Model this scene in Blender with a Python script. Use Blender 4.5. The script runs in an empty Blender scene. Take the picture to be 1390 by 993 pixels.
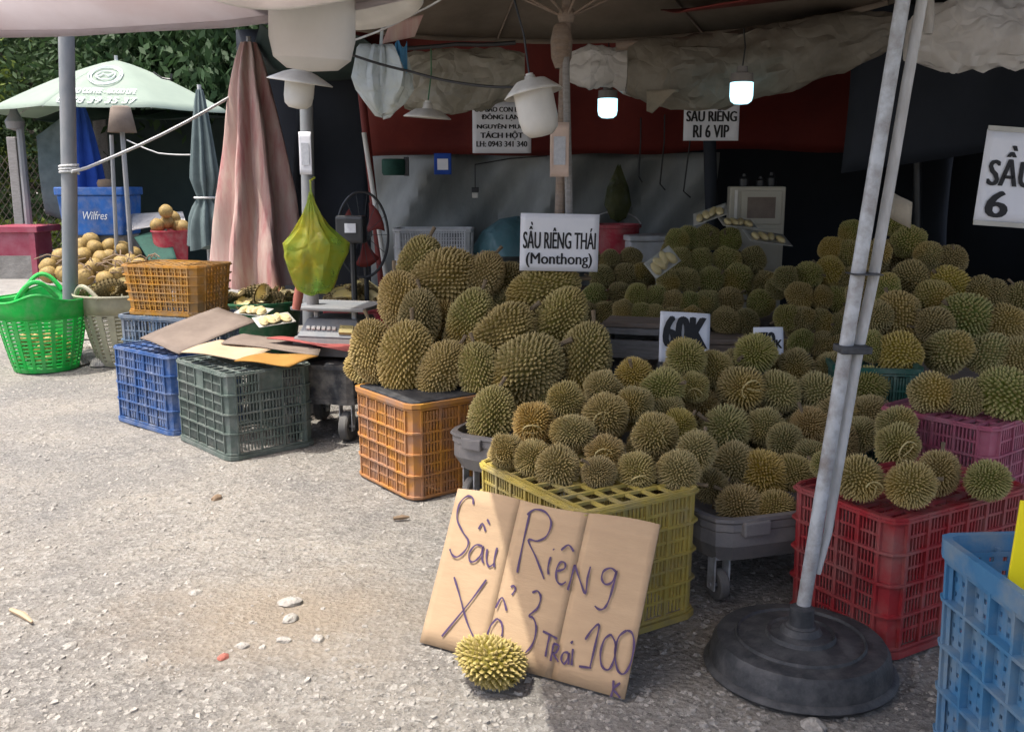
import bpy, bmesh, math, random
from math import sin, cos, tan, atan, pi, radians as R, sqrt
from mathutils import Vector as V, Matrix as M, Euler, noise as NZ
rnd = random.Random(7)
sc = bpy.context.scene
col = sc.collection
# ------------------------------------------------------------------ camera
F, CU, CV, HC = 1300.0, 695.0, 496.5, 1.4
PITCH = R(10.9)
cam = bpy.data.cameras.new('camera'); camo = bpy.data.objects.new('camera', cam); col.objects.link(camo)
cam.sensor_fit = 'HORIZONTAL'; cam.sensor_width = 36.0; cam.lens = 36.0 * F / 1390.0
cam.clip_start = .02; cam.clip_end = 600
camo.location = (0, 0, HC); camo.rotation_euler = (pi / 2 - PITCH, 0, 0)
sc.camera = camo
# ------------------------------------------------------------------ sky, sun, exposure
SUN_EL = R(71); SUN_H = V((-.93, -.36)).normalized()
w = bpy.data.worlds.new('World'); sc.world = w; w.use_nodes = True
nt = w.node_tree; bg = nt.nodes['Background']
sky = nt.nodes.new('ShaderNodeTexSky'); sky.sky_type = 'NISHITA'; sky.sun_disc = False
sky.sun_elevation = SUN_EL; sky.sun_rotation = math.atan2(SUN_H.x, SUN_H.y)
sky.air_density = .8; sky.dust_density = 5.0; sky.ozone_density = .4
nt.links.new(sky.outputs[0], bg.inputs[0]); bg.inputs[1].default_value = 0.15
sl = bpy.data.lights.new('sun', 'SUN'); so = bpy.data.objects.new('sun', sl); col.objects.link(so)
sl.energy = 2.0; sl.angle = R(.5); sl.color = (1, .965, .9)
sd = V((SUN_H.x * cos(SUN_EL), SUN_H.y * cos(SUN_EL), sin(SUN_EL)))
so.rotation_euler = sd.to_track_quat('Z', 'Y').to_euler(); so.location = (-4, -3, 12)
vs = sc.view_settings; vs.view_transform = 'Standard'; vs.look = 'None'; vs.gamma = 1; vs.exposure = 1.35
vs.use_curve_mapping = False

# ------------------------------------------------------------------ site survey: sight lines -> metres
def W(u, v, Y):
    b = -(v - CV) / F
    d = V(((u - CU) / F, cos(PITCH) + sin(PITCH) * b, -sin(PITCH) + cos(PITCH) * b))
    return V((0, 0, HC)) + d * (Y / d.y)
def G(u, v, z=0.0):
    b = -(v - CV) / F
    t = -(-sin(PITCH) + cos(PITCH) * b) / (cos(PITCH) + sin(PITCH) * b)
    return W(u, v, (HC - z) / t)
def PX(n, Y, z=.7):
    return n * (Y * cos(PITCH) + (HC - z) * sin(PITCH)) / F

# ------------------------------------------------------------------ mesh builder
class MB:
    def __init__(s): s.v = []; s.f = []; s.tip = None
    def box(s, c, sz, m=None):
        n = len(s.v); c = V(c); hx, hy, hz = sz[0] / 2, sz[1] / 2, sz[2] / 2
        for p in ((-1, -1, -1), (1, -1, -1), (1, 1, -1), (-1, 1, -1), (-1, -1, 1), (1, -1, 1), (1, 1, 1), (-1, 1, 1)):
            q = V((p[0] * hx, p[1] * hy, p[2] * hz))
            if m: q = m @ q
            s.v.append(c + q)
        for a in ((0, 3, 2, 1), (4, 5, 6, 7), (0, 1, 5, 4), (1, 2, 6, 5), (2, 3, 7, 6), (3, 0, 4, 7)):
            s.f.append([n + i for i in a])
        return s
    def hexa(s, pts):
        n = len(s.v); s.v += [V(p) for p in pts]
        for a in ((0, 3, 2, 1), (4, 5, 6, 7), (0, 1, 5, 4), (1, 2, 6, 5), (2, 3, 7, 6), (3, 0, 4, 7)):
            s.f.append([n + i for i in a])
        return s
    def tube(s, pts, r, n=8, cap=True, closed=False):
        pts = [V(p) for p in pts]; k = len(pts)
        rr = r if isinstance(r, (list, tuple)) else [r] * k
        base = len(s.v); up = None
        for i, p in enumerate(pts):
            if closed: t = pts[(i + 1) % k] - pts[i - 1]
            else: t = pts[min(i + 1, k - 1)] - pts[max(i - 1, 0)]
            t = t.normalized() if t.length > 1e-9 else V((0, 0, 1))
            if up is None: up = t.orthogonal().normalized()
            up = (up - t * up.dot(t)); up = up.normalized() if up.length > 1e-6 else t.orthogonal().normalized()
            q = t.cross(up)
            for j in range(n):
                a = 2 * pi * j / n
                s.v.append(p + (up * cos(a) + q * sin(a)) * rr[i])
        for i in range(k if closed else k - 1):
            i2 = (i + 1) % k
            for j in range(n):
                j2 = (j + 1) % n
                s.f.append([base + i * n + j, base + i * n + j2, base + i2 * n + j2, base + i2 * n + j])
        if cap and not closed:
            s.f.append([base + j for j in range(n)][::-1]); s.f.append([base + (k - 1) * n + j for j in range(n)])
        return s
    def lathe(s, prof, n=24, c=(0, 0, 0), fn=None, cap=False):
        base = len(s.v); c = V(c); k = len(prof)
        for i, (r, z) in enumerate(prof):
            for j in range(n):
                a = 2 * pi * j / n
                rr, zz = fn(r, z, a, i) if fn else (r, z)
                s.v.append(c + V((rr * cos(a), rr * sin(a), zz)))
        for i in range(k - 1):
            for j in range(n):
                j2 = (j + 1) % n
                s.f.append([base + i * n + j, base + i * n + j2, base + (i + 1) * n + j2, base + (i + 1) * n + j])
        if cap:
            s.f.append([base + j for j in range(n)][::-1]); s.f.append([base + (k - 1) * n + j for j in range(n)])
        return s
    def grid(s, fn, nu, nv):
        base = len(s.v)
        for i in range(nu + 1):
            for j in range(nv + 1): s.v.append(V(fn(i / nu, j / nv)))
        for i in range(nu):
            for j in range(nv):
                a = base + i * (nv + 1) + j
                s.f.append([a, a + 1, a + nv + 2, a + nv + 1])
        return s
    def mesh(s, name, smooth=False):
        me = bpy.data.meshes.new(name); me.from_pydata([tuple(p) for p in s.v], [], s.f)
        if smooth:
            me.polygons.foreach_set('use_smooth', [True] * len(me.polygons)); me.set_sharp_from_angle(angle=R(38))
        me.update(); return me
    def build(s, name, mat, parent=None, smooth=False, thick=0, bevel=0, loc=None):
        o = bpy.data.objects.new(name, s.mesh(name, smooth)); col.objects.link(o)
        if mat: o.data.materials.append(mat)
        if parent: o.parent = parent
        if loc is not None: o.location = loc
        if bevel:
            b = o.modifiers.new('b', 'BEVEL'); b.width = bevel; b.segments = 2; b.limit_method = 'ANGLE'
        if thick:
            t = o.modifiers.new('t', 'SOLIDIFY'); t.thickness = thick; t.offset = 0
        return o

def tag(o, label, cat, group=None, kind=None):
    if label: o['label'] = label
    if cat: o['category'] = cat
    if group: o['group'] = group
    if kind: o['kind'] = kind
    return o
def thing(name, label, cat, loc=(0, 0, 0), rz=0, group=None):
    o = bpy.data.objects.new(name, None); col.objects.link(o); o.empty_display_size = .1
    o.location = loc; o.rotation_euler = (0, 0, rz)
    return tag(o, label, cat, group)

# ------------------------------------------------------------------ materials
def mat(name, c, rough=.6, c2=None, scale=8, bump=0, bscale=60, metal=0, trans=0, dirt=None, dirt_amt=.5, dscale=5, spec=.4, trs=0, emit=None, alpha=1, stretch=None):
    m = bpy.data.materials.new(name); m.use_nodes = True; n = m.node_tree; b = n.nodes['Principled BSDF']
    b.inputs['Roughness'].default_value = rough; b.inputs['Metallic'].default_value = metal
    b.inputs['Specular IOR Level'].default_value = spec
    tc = n.nodes.new('ShaderNodeTexCoord'); src = tc.outputs['Object']
    if stretch:
        mp = n.nodes.new('ShaderNodeMapping'); mp.inputs['Scale'].default_value = stretch
        n.links.new(src, mp.inputs[0]); src = mp.outputs[0]
    def nz(s, det=6):
        t = n.nodes.new('ShaderNodeTexNoise'); t.inputs['Scale'].default_value = s; t.inputs['Detail'].default_value = det
        t.inputs['Roughness'].default_value = .65
        n.links.new(src, t.inputs['Vector']); return t.outputs['Fac']
    def ramp(f, a, bb):
        r = n.nodes.new('ShaderNodeMapRange'); r.inputs[1].default_value = a; r.inputs[2].default_value = bb
        n.links.new(f, r.inputs[0]); return r.outputs[0]
    def mix(f, a, bcol):
        x = n.nodes.new('ShaderNodeMix'); x.data_type = 'RGBA'
        n.links.new(f, x.inputs[0])
        if isinstance(a, tuple): x.inputs[6].default_value = (*a, 1)
        else: n.links.new(a, x.inputs[6])
        x.inputs[7].default_value = (*bcol, 1); return x.outputs[2]
    cur = c
    if c2 is None: c2 = tuple(k * .78 for k in c)
    cur = mix(ramp(nz(scale), .35, .7), c, c2)
    if dirt: 
        f = ramp(nz(dscale, 9), .42, .75)
        mm = n.nodes.new('ShaderNodeMath'); mm.operation = 'MULTIPLY'; mm.inputs[1].default_value = dirt_amt
        n.links.new(f, mm.inputs[0]); cur = mix(mm.outputs[0], cur, dirt)
    n.links.new(cur, b.inputs['Base Color'])
    if trans: b.inputs['Transmission Weight'].default_value = trans
    if alpha < 1: b.inputs['Alpha'].default_value = alpha
    if emit:
        b.inputs['Emission Color'].default_value = (*emit[0], 1); b.inputs['Emission Strength'].default_value = emit[1]
    if bump:
        bp = n.nodes.new('ShaderNodeBump'); bp.inputs['Strength'].default_value = bump; bp.inputs['Distance'].default_value = .02
        n.links.new(nz(bscale, 8), bp.inputs['Height']); n.links.new(bp.outputs[0], b.inputs['Normal'])
    if trs:
        t = n.nodes.new('ShaderNodeBsdfTranslucent'); n.links.new(cur, t.inputs[0])
        x = n.nodes.new('ShaderNodeMixShader'); x.inputs[0].default_value = trs
        n.links.new(b.outputs[0], x.inputs[1]); n.links.new(t.outputs[0], x.inputs[2])
        n.links.new(x.outputs[0], n.nodes['Material Output'].inputs[0])
    return m
DUST = (.36, .33, .28)
def plastic(name, c, amt=.55, dirt=DUST): return mat(name, c, .5, tuple(k * .6 for k in c), 5, dirt=dirt, dirt_amt=min(.95, amt + .2), dscale=11, bump=.12, bscale=60)
m = {}
m['steel'] = mat('galvanised_steel', (.5, .52, .53), .45, (.36, .37, .38), 14, metal=.15, dirt=(.17, .12, .08), dirt_amt=.75, dscale=14)
m['greypole'] = mat('painted_grey_steel', (.21, .225, .235), .5, (.16, .175, .185), 10, dirt=(.36, .33, .3), dirt_amt=.5, dscale=6, stretch=(1, 1, .4))
m['bamboo'] = mat('weathered_pole', (.55, .55, .54), .55, (.38, .37, .35), 20, dirt=(.2, .17, .13), dirt_amt=.7, dscale=18, bump=.2, stretch=(1, 1, .25))
m['wood'] = mat('old_wood', (.27, .2, .15), .8, (.17, .13, .1), 14, bump=.3, dirt=(.3, .28, .26), dirt_amt=.5, stretch=(1, 6, 6))
m['greywood'] = mat('grey_plank', (.3, .29, .28), .8, (.2, .19, .18), 14, bump=.3, stretch=(1, 6, 6))
m['rubber'] = mat('black_rubber', (.036, .039, .043), .55, (.024, .026, .03), 10, dirt=(.2, .195, .19), dirt_amt=.4, dscale=16, bump=.25)
m['tyre'] = mat('grey_tyre', (.1, .1, .1), .8, dirt=DUST, dirt_amt=.6)
m['black'] = mat('black_plastic', (.02, .022, .025), .4)
m['ink'] = mat('black_ink', (.012, .012, .014), .6)
m['purple'] = mat('purple_marker', (.075, .04, .11), .6, (.05, .03, .08), 40)
m['white'] = mat('white_paper', (.72, .73, .76), .5, (.66, .67, .71), 5, bump=.1, bscale=12)
m['whiteplastic'] = mat('white_plastic', (.72, .71, .67), .35, (.62, .6, .55), 6, trs=.2)
m['lampwhite'] = mat('lamp_white', (.7, .68, .62), .4, (.55, .53, .48), 9, dirt=(.25, .22, .18), dirt_amt=.3)
m['lit'] = mat('lit_bulb', (.8, .95, 1), .4, emit=((.45, .85, 1), .85))
m['card'] = mat('cardboard', (.45, .32, .2), .85, (.38, .265, .16), 5, dirt=(.42, .3, .2), dirt_amt=.4, bump=.12, bscale=25, spec=.1, stretch=(1, 1, 4))
m['cardgrey'] = mat('weathered_cardboard', (.21, .17, .14), .9, (.15, .12, .1), 6, bump=.1, spec=.1)
m['cardpale'] = mat('pale_cardboard', (.46, .35, .24), .9, (.38, .29, .19), 6, spec=.1)
m['ochre'] = mat('ochre_cardboard', (.36, .19, .05), .8, spec=.1)
m['redcard'] = mat('red_card', (.32, .07, .06), .7)
m['greenP'] = plastic('bright_green_plastic', (.0, .5, .06), .12)
m['tubgreen'] = plastic('dark_green_plastic', (.01, .14, .05), .1)
m['tubred'] = plastic('red_tub_plastic', (.4, .02, .04), .15)
m['beigeP'] = plastic('beige_plastic', (.4, .38, .26), .5, (.24, .22, .16))
m['blueP'] = plastic('blue_plastic', (.035, .1, .28), .45, (.3, .32, .36))
m['bluegreyP'] = plastic('blue_grey_plastic', (.1, .16, .24), .4)
m['ggP'] = plastic('grey_green_plastic', (.11, .145, .125), .5, (.24, .25, .23))
m['brownP'] = plastic('orange_brown_plastic', (.5, .24, .03), .25)
m['orangeP'] = mat('orange_plastic', (.5, .24, .04), .5, (.4, .12, .05), 5, dirt=(.27, .22, .17), dirt_amt=.95, dscale=5, bump=.1)
m['yellowP'] = plastic('dirty_yellow_plastic', (.5, .39, .09), .7, (.28, .24, .15))
m['redP'] = mat('red_plastic', (.36, .022, .028), .45, (.22, .02, .025), 5, dirt=(.28, .16, .14), dirt_amt=.8, dscale=7)
m['pinkP'] = plastic('faded_pink_plastic', (.42, .1, .15), .35, (.36, .22, .24))
m['dgP'] = plastic('deep_green_plastic', (.01, .11, .075), .15)
m['skyP'] = mat('light_blue_plastic', (.06, .2, .36), .5, (.045, .15, .3), 6, dirt=(.25, .28, .28), dirt_amt=.95, dscale=7, bump=.1)
m['blackP'] = plastic('black_crate_plastic', (.03, .033, .04), .35)
m['whiteP'] = plastic('white_crate_plastic', (.6, .61, .62), .2)
m['greyP'] = mat('grey_trolley_plastic', (.2, .19, .19), .65, (.15, .145, .145), 6, dirt=DUST, dirt_amt=.5, dscale=8, bump=.1)
m['yellow'] = mat('yellow_card', (.85, .72, .01), .5, (.8, .66, .01))
m['mint'] = mat('mint_canvas', (.36, .43, .36), .75, (.32, .39, .33), 3, trs=.3, spec=.1)
m['print'] = mat('white_print', (.85, .9, .87), .7, trs=.2)
m['pinkfab'] = mat('faded_pink_canvas', (.66, .62, .625), .8, (.58, .535, .54), 5, trs=.75, dirt=(.6, .5, .48), dirt_amt=.4, spec=.1)
m['pinkclosed'] = mat('sun_faded_pink_canvas', (.4, .17, .17), .9, (.55, .43, .36), 3, dirt=(.58, .5, .44), dirt_amt=.7, dscale=4, bump=.2, bscale=12, spec=.1, stretch=(3.5, 3.5, .45))
m['bluefab'] = mat('blue_canvas', (.03, .08, .35), .8, spec=.1)
m['greyfab'] = mat('grey_green_canvas', (.14, .18, .18), .8, (.09, .12, .12), 6, spec=.1)
m['brownfab'] = mat('brown_canvas', (.3, .25, .2), .85, (.22, .18, .14), 3, dirt=(.16, .12, .09), dirt_amt=.4, trs=.22, spec=.1, bump=.1, bscale=8)
m['canvas'] = mat('beige_canvas_roll', (.3, .265, .2), .8, (.2, .175, .135), 4, bump=.12, bscale=30, spec=.15, stretch=(1, 3, 3))
m['clearroll'] = mat('dusty_clear_plastic', (.42, .4, .33), .25, (.26, .24, .19), 7, bump=.35, bscale=14, trs=.15)
m['clearwhite'] = mat('crumpled_white_sheet', (.75, .74, .7), .3, (.6, .58, .52), 6, bump=.5, bscale=10, trs=.2)
m['bagwhite'] = mat('white_plastic_bag', (.68, .74, .78), .35, (.66, .68, .6), 5, bump=.35, bscale=14, trs=.4)
m['bagblue'] = mat('blue_plastic_bag', (.15, .45, .7), .35, trs=.4)
m['redtarp'] = mat('red_tarp', (.17, .024, .017), .7, (.11, .014, .012), 2, bump=.3, bscale=4)
m['greytarp'] = mat('grey_tarp', (.34, .355, .34), .45, (.18, .2, .2), 1.3, bump=.6, bscale=3.5, dirt=(.12, .12, .11), dirt_amt=.5, dscale=2, stretch=(1, 1, .5))  # tone contrast and dark blotches painted in to strengthen the shading of the folds
m['navytarp'] = mat('dark_navy_tarp', (.02, .025, .035), .8, (.014, .018, .025), 2)
m['greentarp'] = mat('dark_green_tarp', (.022, .04, .035), .75, (.014, .028, .026), 2, bump=.3, bscale=3)
m['netgreen'] = mat('green_net', (.012, .065, .045), .8, (.008, .04, .03), 30)
m['coconut'] = mat('coconut_husk', (.4, .27, .085), .6, (.24, .17, .05), 4, dirt=(.12, .07, .03), dirt_amt=.75, dscale=5, bump=.3, bscale=12)
m['husk'] = mat('husk_rind', (.2, .15, .06), .8, (.14, .1, .04), 20, bump=.3)
m['flesh'] = mat('pale_husk_flesh', (.68, .58, .36), .6, (.72, .6, .22), 9)
m['arils'] = mat('yellow_fruit_flesh', (.58, .46, .2), .4, (.5, .42, .26), 20)
m['film'] = mat('foam_tray', (.45, .44, .39), .3)
m['bluebox'] = plastic('blue_box_plastic', (.015, .12, .42), .15)
m['fridge'] = mat('beige_enamel', (.4, .38, .31), .4, (.36, .33, .26), 3)
m['concrete'] = mat('concrete', (.26, .25, .23), .9, (.18, .17, .155), 6, bump=.5, bscale=20)
m['stone'] = mat('pale_stone', (.42, .395, .35), .9, (.17, .16, .145), 45, bump=.5, bscale=40)
m['brick'] = mat('red_brick_chip', (.35, .12, .09), .9)
m['stick'] = mat('dry_stick', (.24, .17, .11), .9)
m['rope'] = mat('white_rope', (.6, .6, .58), .8)
m['pinktable'] = mat('pink_red_box', (.27, .03, .06), .5, (.34, .11, .14), 4)
m['stem'] = mat('durian_stalk', (.2, .15, .09), .8, (.14, .1, .06), 40, bump=.2)
m['cut'] = mat('pale_rind_cut', (.62, .5, .22), .6)
m['trunk'] = mat('bark', (.09, .075, .06), .9, bump=.4)
def film(name, c, c2, a, sc_=10, rough=.25):
    mm = mat(name, c, rough, c2, 4, trs=.45, bump=0, spec=.5); n = mm.node_tree; b = n.nodes['Principled BSDF']
    tc = n.nodes['Texture Coordinate']; nz = n.nodes.new('ShaderNodeTexNoise'); nz.inputs['Scale'].default_value = 5; n.links.new(tc.outputs['Object'], nz.inputs[0])
    ad = n.nodes.new('ShaderNodeVectorMath'); ad.operation = 'MULTIPLY_ADD'; n.links.new(nz.outputs['Color'], ad.inputs[0]); ad.inputs[1].default_value = (.25, .25, .25); n.links.new(tc.outputs['Object'], ad.inputs[2])
    vo = n.nodes.new('ShaderNodeTexVoronoi'); vo.feature = 'DISTANCE_TO_EDGE'; vo.inputs['Scale'].default_value = sc_; n.links.new(ad.outputs[0], vo.inputs['Vector'])
    bp = n.nodes.new('ShaderNodeBump'); bp.inputs['Strength'].default_value = .9; bp.inputs['Distance'].default_value = .03; n.links.new(vo.outputs['Distance'], bp.inputs['Height'])
    n.links.new(bp.outputs[0], b.inputs['Normal'])
    for q in n.nodes:
        if q.type == 'BSDF_TRANSLUCENT': n.links.new(bp.outputs[0], q.inputs['Normal'])
    if a < 1:
        o = n.nodes['Material Output']; src = o.inputs[0].links[0].from_socket; tr = n.nodes.new('ShaderNodeBsdfTransparent'); x = n.nodes.new('ShaderNodeMixShader'); x.inputs[0].default_value = a
        n.links.new(tr.outputs[0], x.inputs[1]); n.links.new(src, x.inputs[2]); n.links.new(x.outputs[0], o.inputs[0])
    return mm
m['clearwhite'] = film('crumpled_white_film', (.85, .84, .82), (.72, .7, .66), 1, 9, .18)
m['clearroll'] = film('dusty_clear_film', (.5, .48, .41), (.3, .28, .22), 1, 8)
m['bagwhite'] = film('white_bag_film', (.72, .79, .84), (.7, .72, .62), .82, 9)
m['bagblue'] = film('blue_bag_film', (.12, .42, .7), (.2, .5, .75), .8, 12)
m['canvasroll'] = film('grey_brown_sheeting', (.36, .33, .27), (.22, .195, .15), 1, 6, .45)
def leafmat(name, a, b): return mat(name, a, .6, b, .9, trs=.25, spec=.2)
m['leaf1'] = leafmat('leaf_dark', (.03, .06, .025), (.045, .085, .03))
m['leaf2'] = leafmat('leaf_mid', (.05, .085, .03), (.035, .065, .025))
m['leaf3'] = leafmat('leaf_yellowgreen', (.15, .19, .035), (.09, .14, .03))

def durian_mat():
    mm = bpy.data.materials.new('durian_rind'); mm.use_nodes = True; n = mm.node_tree; b = n.nodes['Principled BSDF']
    b.inputs['Roughness'].default_value = .62; b.inputs['Specular IOR Level'].default_value = .25
    oi = n.nodes.new('ShaderNodeObjectInfo'); at = n.nodes.new('ShaderNodeAttribute'); at.attribute_name = 'tip'
    tc = n.nodes.new('ShaderNodeTexCoord'); nz = n.nodes.new('ShaderNodeTexNoise'); nz.inputs['Scale'].default_value = 7
    ad = n.nodes.new('ShaderNodeVectorMath'); ad.operation = 'ADD'
    n.links.new(tc.outputs['Object'], ad.inputs[0]); n.links.new(oi.outputs['Random'], ad.inputs[1]); n.links.new(ad.outputs[0], nz.inputs[0])
    mr = n.nodes.new('ShaderNodeMapRange'); mr.inputs[1].default_value = .42; mr.inputs[2].default_value = .68
    n.links.new(nz.outputs[0], mr.inputs[0])
    def mix(f, a, bb, t='MIX'):
        x = n.nodes.new('ShaderNodeMix'); x.data_type = 'RGBA'; x.blend_type = t
        for i, q in ((0, f), (6, a), (7, bb)):
            if isinstance(q, (tuple, float)): x.inputs[i].default_value = q if isinstance(q, float) else (*q, 1)
            else: n.links.new(q, x.inputs[i])
        return x.outputs[2]
    sx = n.nodes.new('ShaderNodeSeparateXYZ'); n.links.new(tc.outputs['Object'], sx.inputs[0])
    ad2 = n.nodes.new('ShaderNodeMath'); ad2.operation = 'MULTIPLY_ADD'; n.links.new(oi.outputs['Random'], ad2.inputs[0]); ad2.inputs[1].default_value = 1.1; n.links.new(sx.outputs[2], ad2.inputs[2])
    pole = n.nodes.new('ShaderNodeMapRange'); pole.inputs[1].default_value = -.15; pole.inputs[2].default_value = -.95; pole.inputs[3].default_value = 0; pole.inputs[4].default_value = .85
    n.links.new(ad2.outputs[0], pole.inputs[0])
    body0 = mix(mr.outputs[0], oi.outputs['Color'], mix(.6, oi.outputs['Color'], (.3, .18, .06)))
    body = mix(pole.outputs[0], body0, (.55, .33, .03))       # ripe blossom end turns golden
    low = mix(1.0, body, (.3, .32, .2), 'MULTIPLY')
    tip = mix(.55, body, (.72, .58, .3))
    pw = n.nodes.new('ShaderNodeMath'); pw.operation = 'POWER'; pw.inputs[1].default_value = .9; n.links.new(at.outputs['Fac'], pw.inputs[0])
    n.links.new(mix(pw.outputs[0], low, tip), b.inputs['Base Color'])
    return mm
m['durian'] = durian_mat()

def ground_mat():
    mm = bpy.data.materials.new('dusty_gravel_concrete'); mm.use_nodes = True; n = mm.node_tree; b = n.nodes['Principled BSDF']
    b.inputs['Roughness'].default_value = .95; b.inputs['Specular IOR Level'].default_value = .1
    tc = n.nodes.new('ShaderNodeTexCoord')
    def nz(s, d=8, r=.65):
        t = n.nodes.new('ShaderNodeTexNoise'); t.inputs['Scale'].default_value = s; t.inputs['Detail'].default_value = d; t.inputs['Roughness'].default_value = r
        n.links.new(tc.outputs['Object'], t.inputs[0]); return t.outputs[0]
    def rg(f, a, c_):
        r = n.nodes.new('ShaderNodeMapRange'); r.inputs[1].default_value = a; r.inputs[2].default_value = c_; n.links.new(f, r.inputs[0]); return r.outputs[0]
    def mix(f, a, c_):
        x = n.nodes.new('ShaderNodeMix'); x.data_type = 'RGBA'
        if isinstance(f, float): x.inputs[0].default_value = f
        else: n.links.new(f, x.inputs[0])
        for i, q in ((6, a), (7, c_)):
            if isinstance(q, tuple): x.inputs[i].default_value = (*q, 1)
            else: n.links.new(q, x.inputs[i])
        return x.outputs[2]
    vo = n.nodes.new('ShaderNodeTexVoronoi'); vo.inputs['Scale'].default_value = 55; n.links.new(tc.outputs['Object'], vo.inputs[0])
    c0 = mix(rg(nz(1.3, 5), .38, .62), (.30, .275, .235), (.19, .182, .17))
    peb = n.nodes.new('ShaderNodeSeparateColor'); n.links.new(vo.outputs['Color'], peb.inputs[0])
    c1 = mix(rg(peb.outputs[0], .6, 1.1), c0, (.38, .365, .33))
    c2 = mix(rg(nz(26, 9, .8), .50, .64), c1, (.125, .117, .105))
    c3 = mix(rg(nz(130, 4), .5, .8), c2, (.38, .355, .32))
    # trodden bare earth left of the placard
    vm = n.nodes.new('ShaderNodeVectorMath'); vm.operation = 'SUBTRACT'; n.links.new(tc.outputs['Object'], vm.inputs[0]); vm.inputs[1].default_value = (-.72, 2.95, 0)
    vs2 = n.nodes.new('ShaderNodeVectorMath'); vs2.operation = 'MULTIPLY'; n.links.new(vm.outputs[0], vs2.inputs[0]); vs2.inputs[1].default_value = (1.5, 2.2, 0)
    vl = n.nodes.new('ShaderNodeVectorMath'); vl.operation = 'LENGTH'; n.links.new(vs2.outputs[0], vl.inputs[0])
    wob = n.nodes.new('ShaderNodeMath'); wob.operation = 'MULTIPLY_ADD'; n.links.new(nz(3.5, 6), wob.inputs[0]); wob.inputs[1].default_value = 1.4; n.links.new(vl.outputs['Value'], wob.inputs[2])
    pm = n.nodes.new('ShaderNodeMath'); pm.operation = 'MULTIPLY'; n.links.new(rg(wob.outputs[0], 1.75, .8), pm.inputs[0]); pm.inputs[1].default_value = .75
    c3 = mix(pm.outputs[0], c3, (.3, .245, .18))
    n.links.new(mix(rg(nz(.55, 4), .5, .68), c3, mix(.5, c3, (.2, .195, .185))), b.inputs['Base Color'])
    ad = n.nodes.new('ShaderNodeMath'); ad.operation = 'ADD'; n.links.new(nz(45, 9, .75), ad.inputs[0]); n.links.new(rg(vo.outputs['Distance'], 0, 1.6), ad.inputs[1])
    bp = n.nodes.new('ShaderNodeBump'); bp.inputs['Strength'].default_value = .75; bp.inputs['Distance'].default_value = .025
    n.links.new(ad.outputs[0], bp.inputs['Height']); n.links.new(bp.outputs[0], b.inputs['Normal'])
    return mm
m['ground'] = ground_mat()

# ------------------------------------------------------------------ ground
def gz(x, y):
    d = max(0, 1 - max(abs(x) - 4, 0) / 4) * max(0, 1 - max(y - 8, 0) / 4)
    return d * (.008 * NZ.noise(V((x * 1.3, y * 1.3, 0))) + .006 * NZ.noise(V((x * 6, y * 6, 3))) + .004 * NZ.noise(V((x * 19, y * 19, 5)))) - .006
def axis(a, b, st, far):
    r = [a + i * st for i in range(int((b - a) / st) + 1)]
    lo, hi, s = r[0], r[-1], st
    while lo > -far or hi < far:
        s *= 1.5; lo -= s; hi += s; r = [lo] + r + [hi]
    return r
xs = axis(-4.2, 3.0, .03, 250); ys = axis(1.4, 8.0, .03, 250)
g = MB(); nx, ny = len(xs), len(ys)
g.v = [(x, y, gz(x, y)) for x in xs for y in ys]
g.f = [[i * ny + j, (i + 1) * ny + j, (i + 1) * ny + j + 1, i * ny + j + 1] for i in range(nx - 1) for j in range(ny - 1)]
tag(g.build('ground', m['ground'], smooth=True), None, None, kind='structure')
# gravel: loose chips on the dust
def chip(mb, p, s, rr):
    n = len(mb.v); a0 = rr.random() * 6
    k = 5
    for j in range(k):
        a = a0 + 2 * pi * j / k; q = s * rr.uniform(.6, 1.1)
        mb.v.append(V((p[0] + q * cos(a), p[1] + q * sin(a), p[2] - .002)))
    for j in range(k):
        a = a0 + 2 * pi * j / k; q = s * rr.uniform(.3, .75)
        mb.v.append(V((p[0] + q * cos(a), p[1] + q * sin(a), p[2] + s * rr.uniform(.12, .5))))
    for j in range(k):
        j2 = (j + 1) % k; mb.f.append([n + j, n + j2, n + k + j2, n + k + j])
    mb.f.append([n + k + j for j in range(k)])
gr = MB()
for i in range(28000):
    y = 1.9 + 5.5 * rnd.random() ** 1.6; x = rnd.uniform(-.62 * y - .3, .62 * y + .2)
    if NZ.noise(V((x * .8, y * .8, 9))) < -.15 and rnd.random() < .75: continue
    if ((x + .72) * 1.5) ** 2 + ((y - 2.95) * 2.2) ** 2 < .7 and rnd.random() < .8: continue
    chip(gr, (x, y, gz(x, y)), rnd.choice((.003, .003, .004, .004, .005, .006, .007, .009, .014)) * rnd.uniform(.8, 1.3), rnd)
tag(gr.build('gravel', m['stone']), 'fine pale stone chips strewn over the dusty ground', 'gravel', kind='stuff')
def rock(name, label, cat, c, sx, sy, sz, mt, rz=0, seed=0, group=None):
    mb = MB()
    def fn(r, z, a, i):
        q = 1 + .35 * NZ.noise(V((cos(a) * 1.3 + seed, sin(a) * 1.3, z * 2 + seed)))
        return r * q, z * (1 + .2 * NZ.noise(V((a, seed, z))))
    mb.lathe([(.15, -.35), (.75, -.25), (1, .1), (.85, .55), (.5, .85), (.08, 1)], 10, fn=fn, cap=True)
    mb.v = [V((p.x * sx, p.y * sy, p.z * sz)) for p in mb.v]
    o = mb.build(name, mt, loc=c); o.rotation_euler.z = rz
    return tag(o, label, cat, group)
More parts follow.
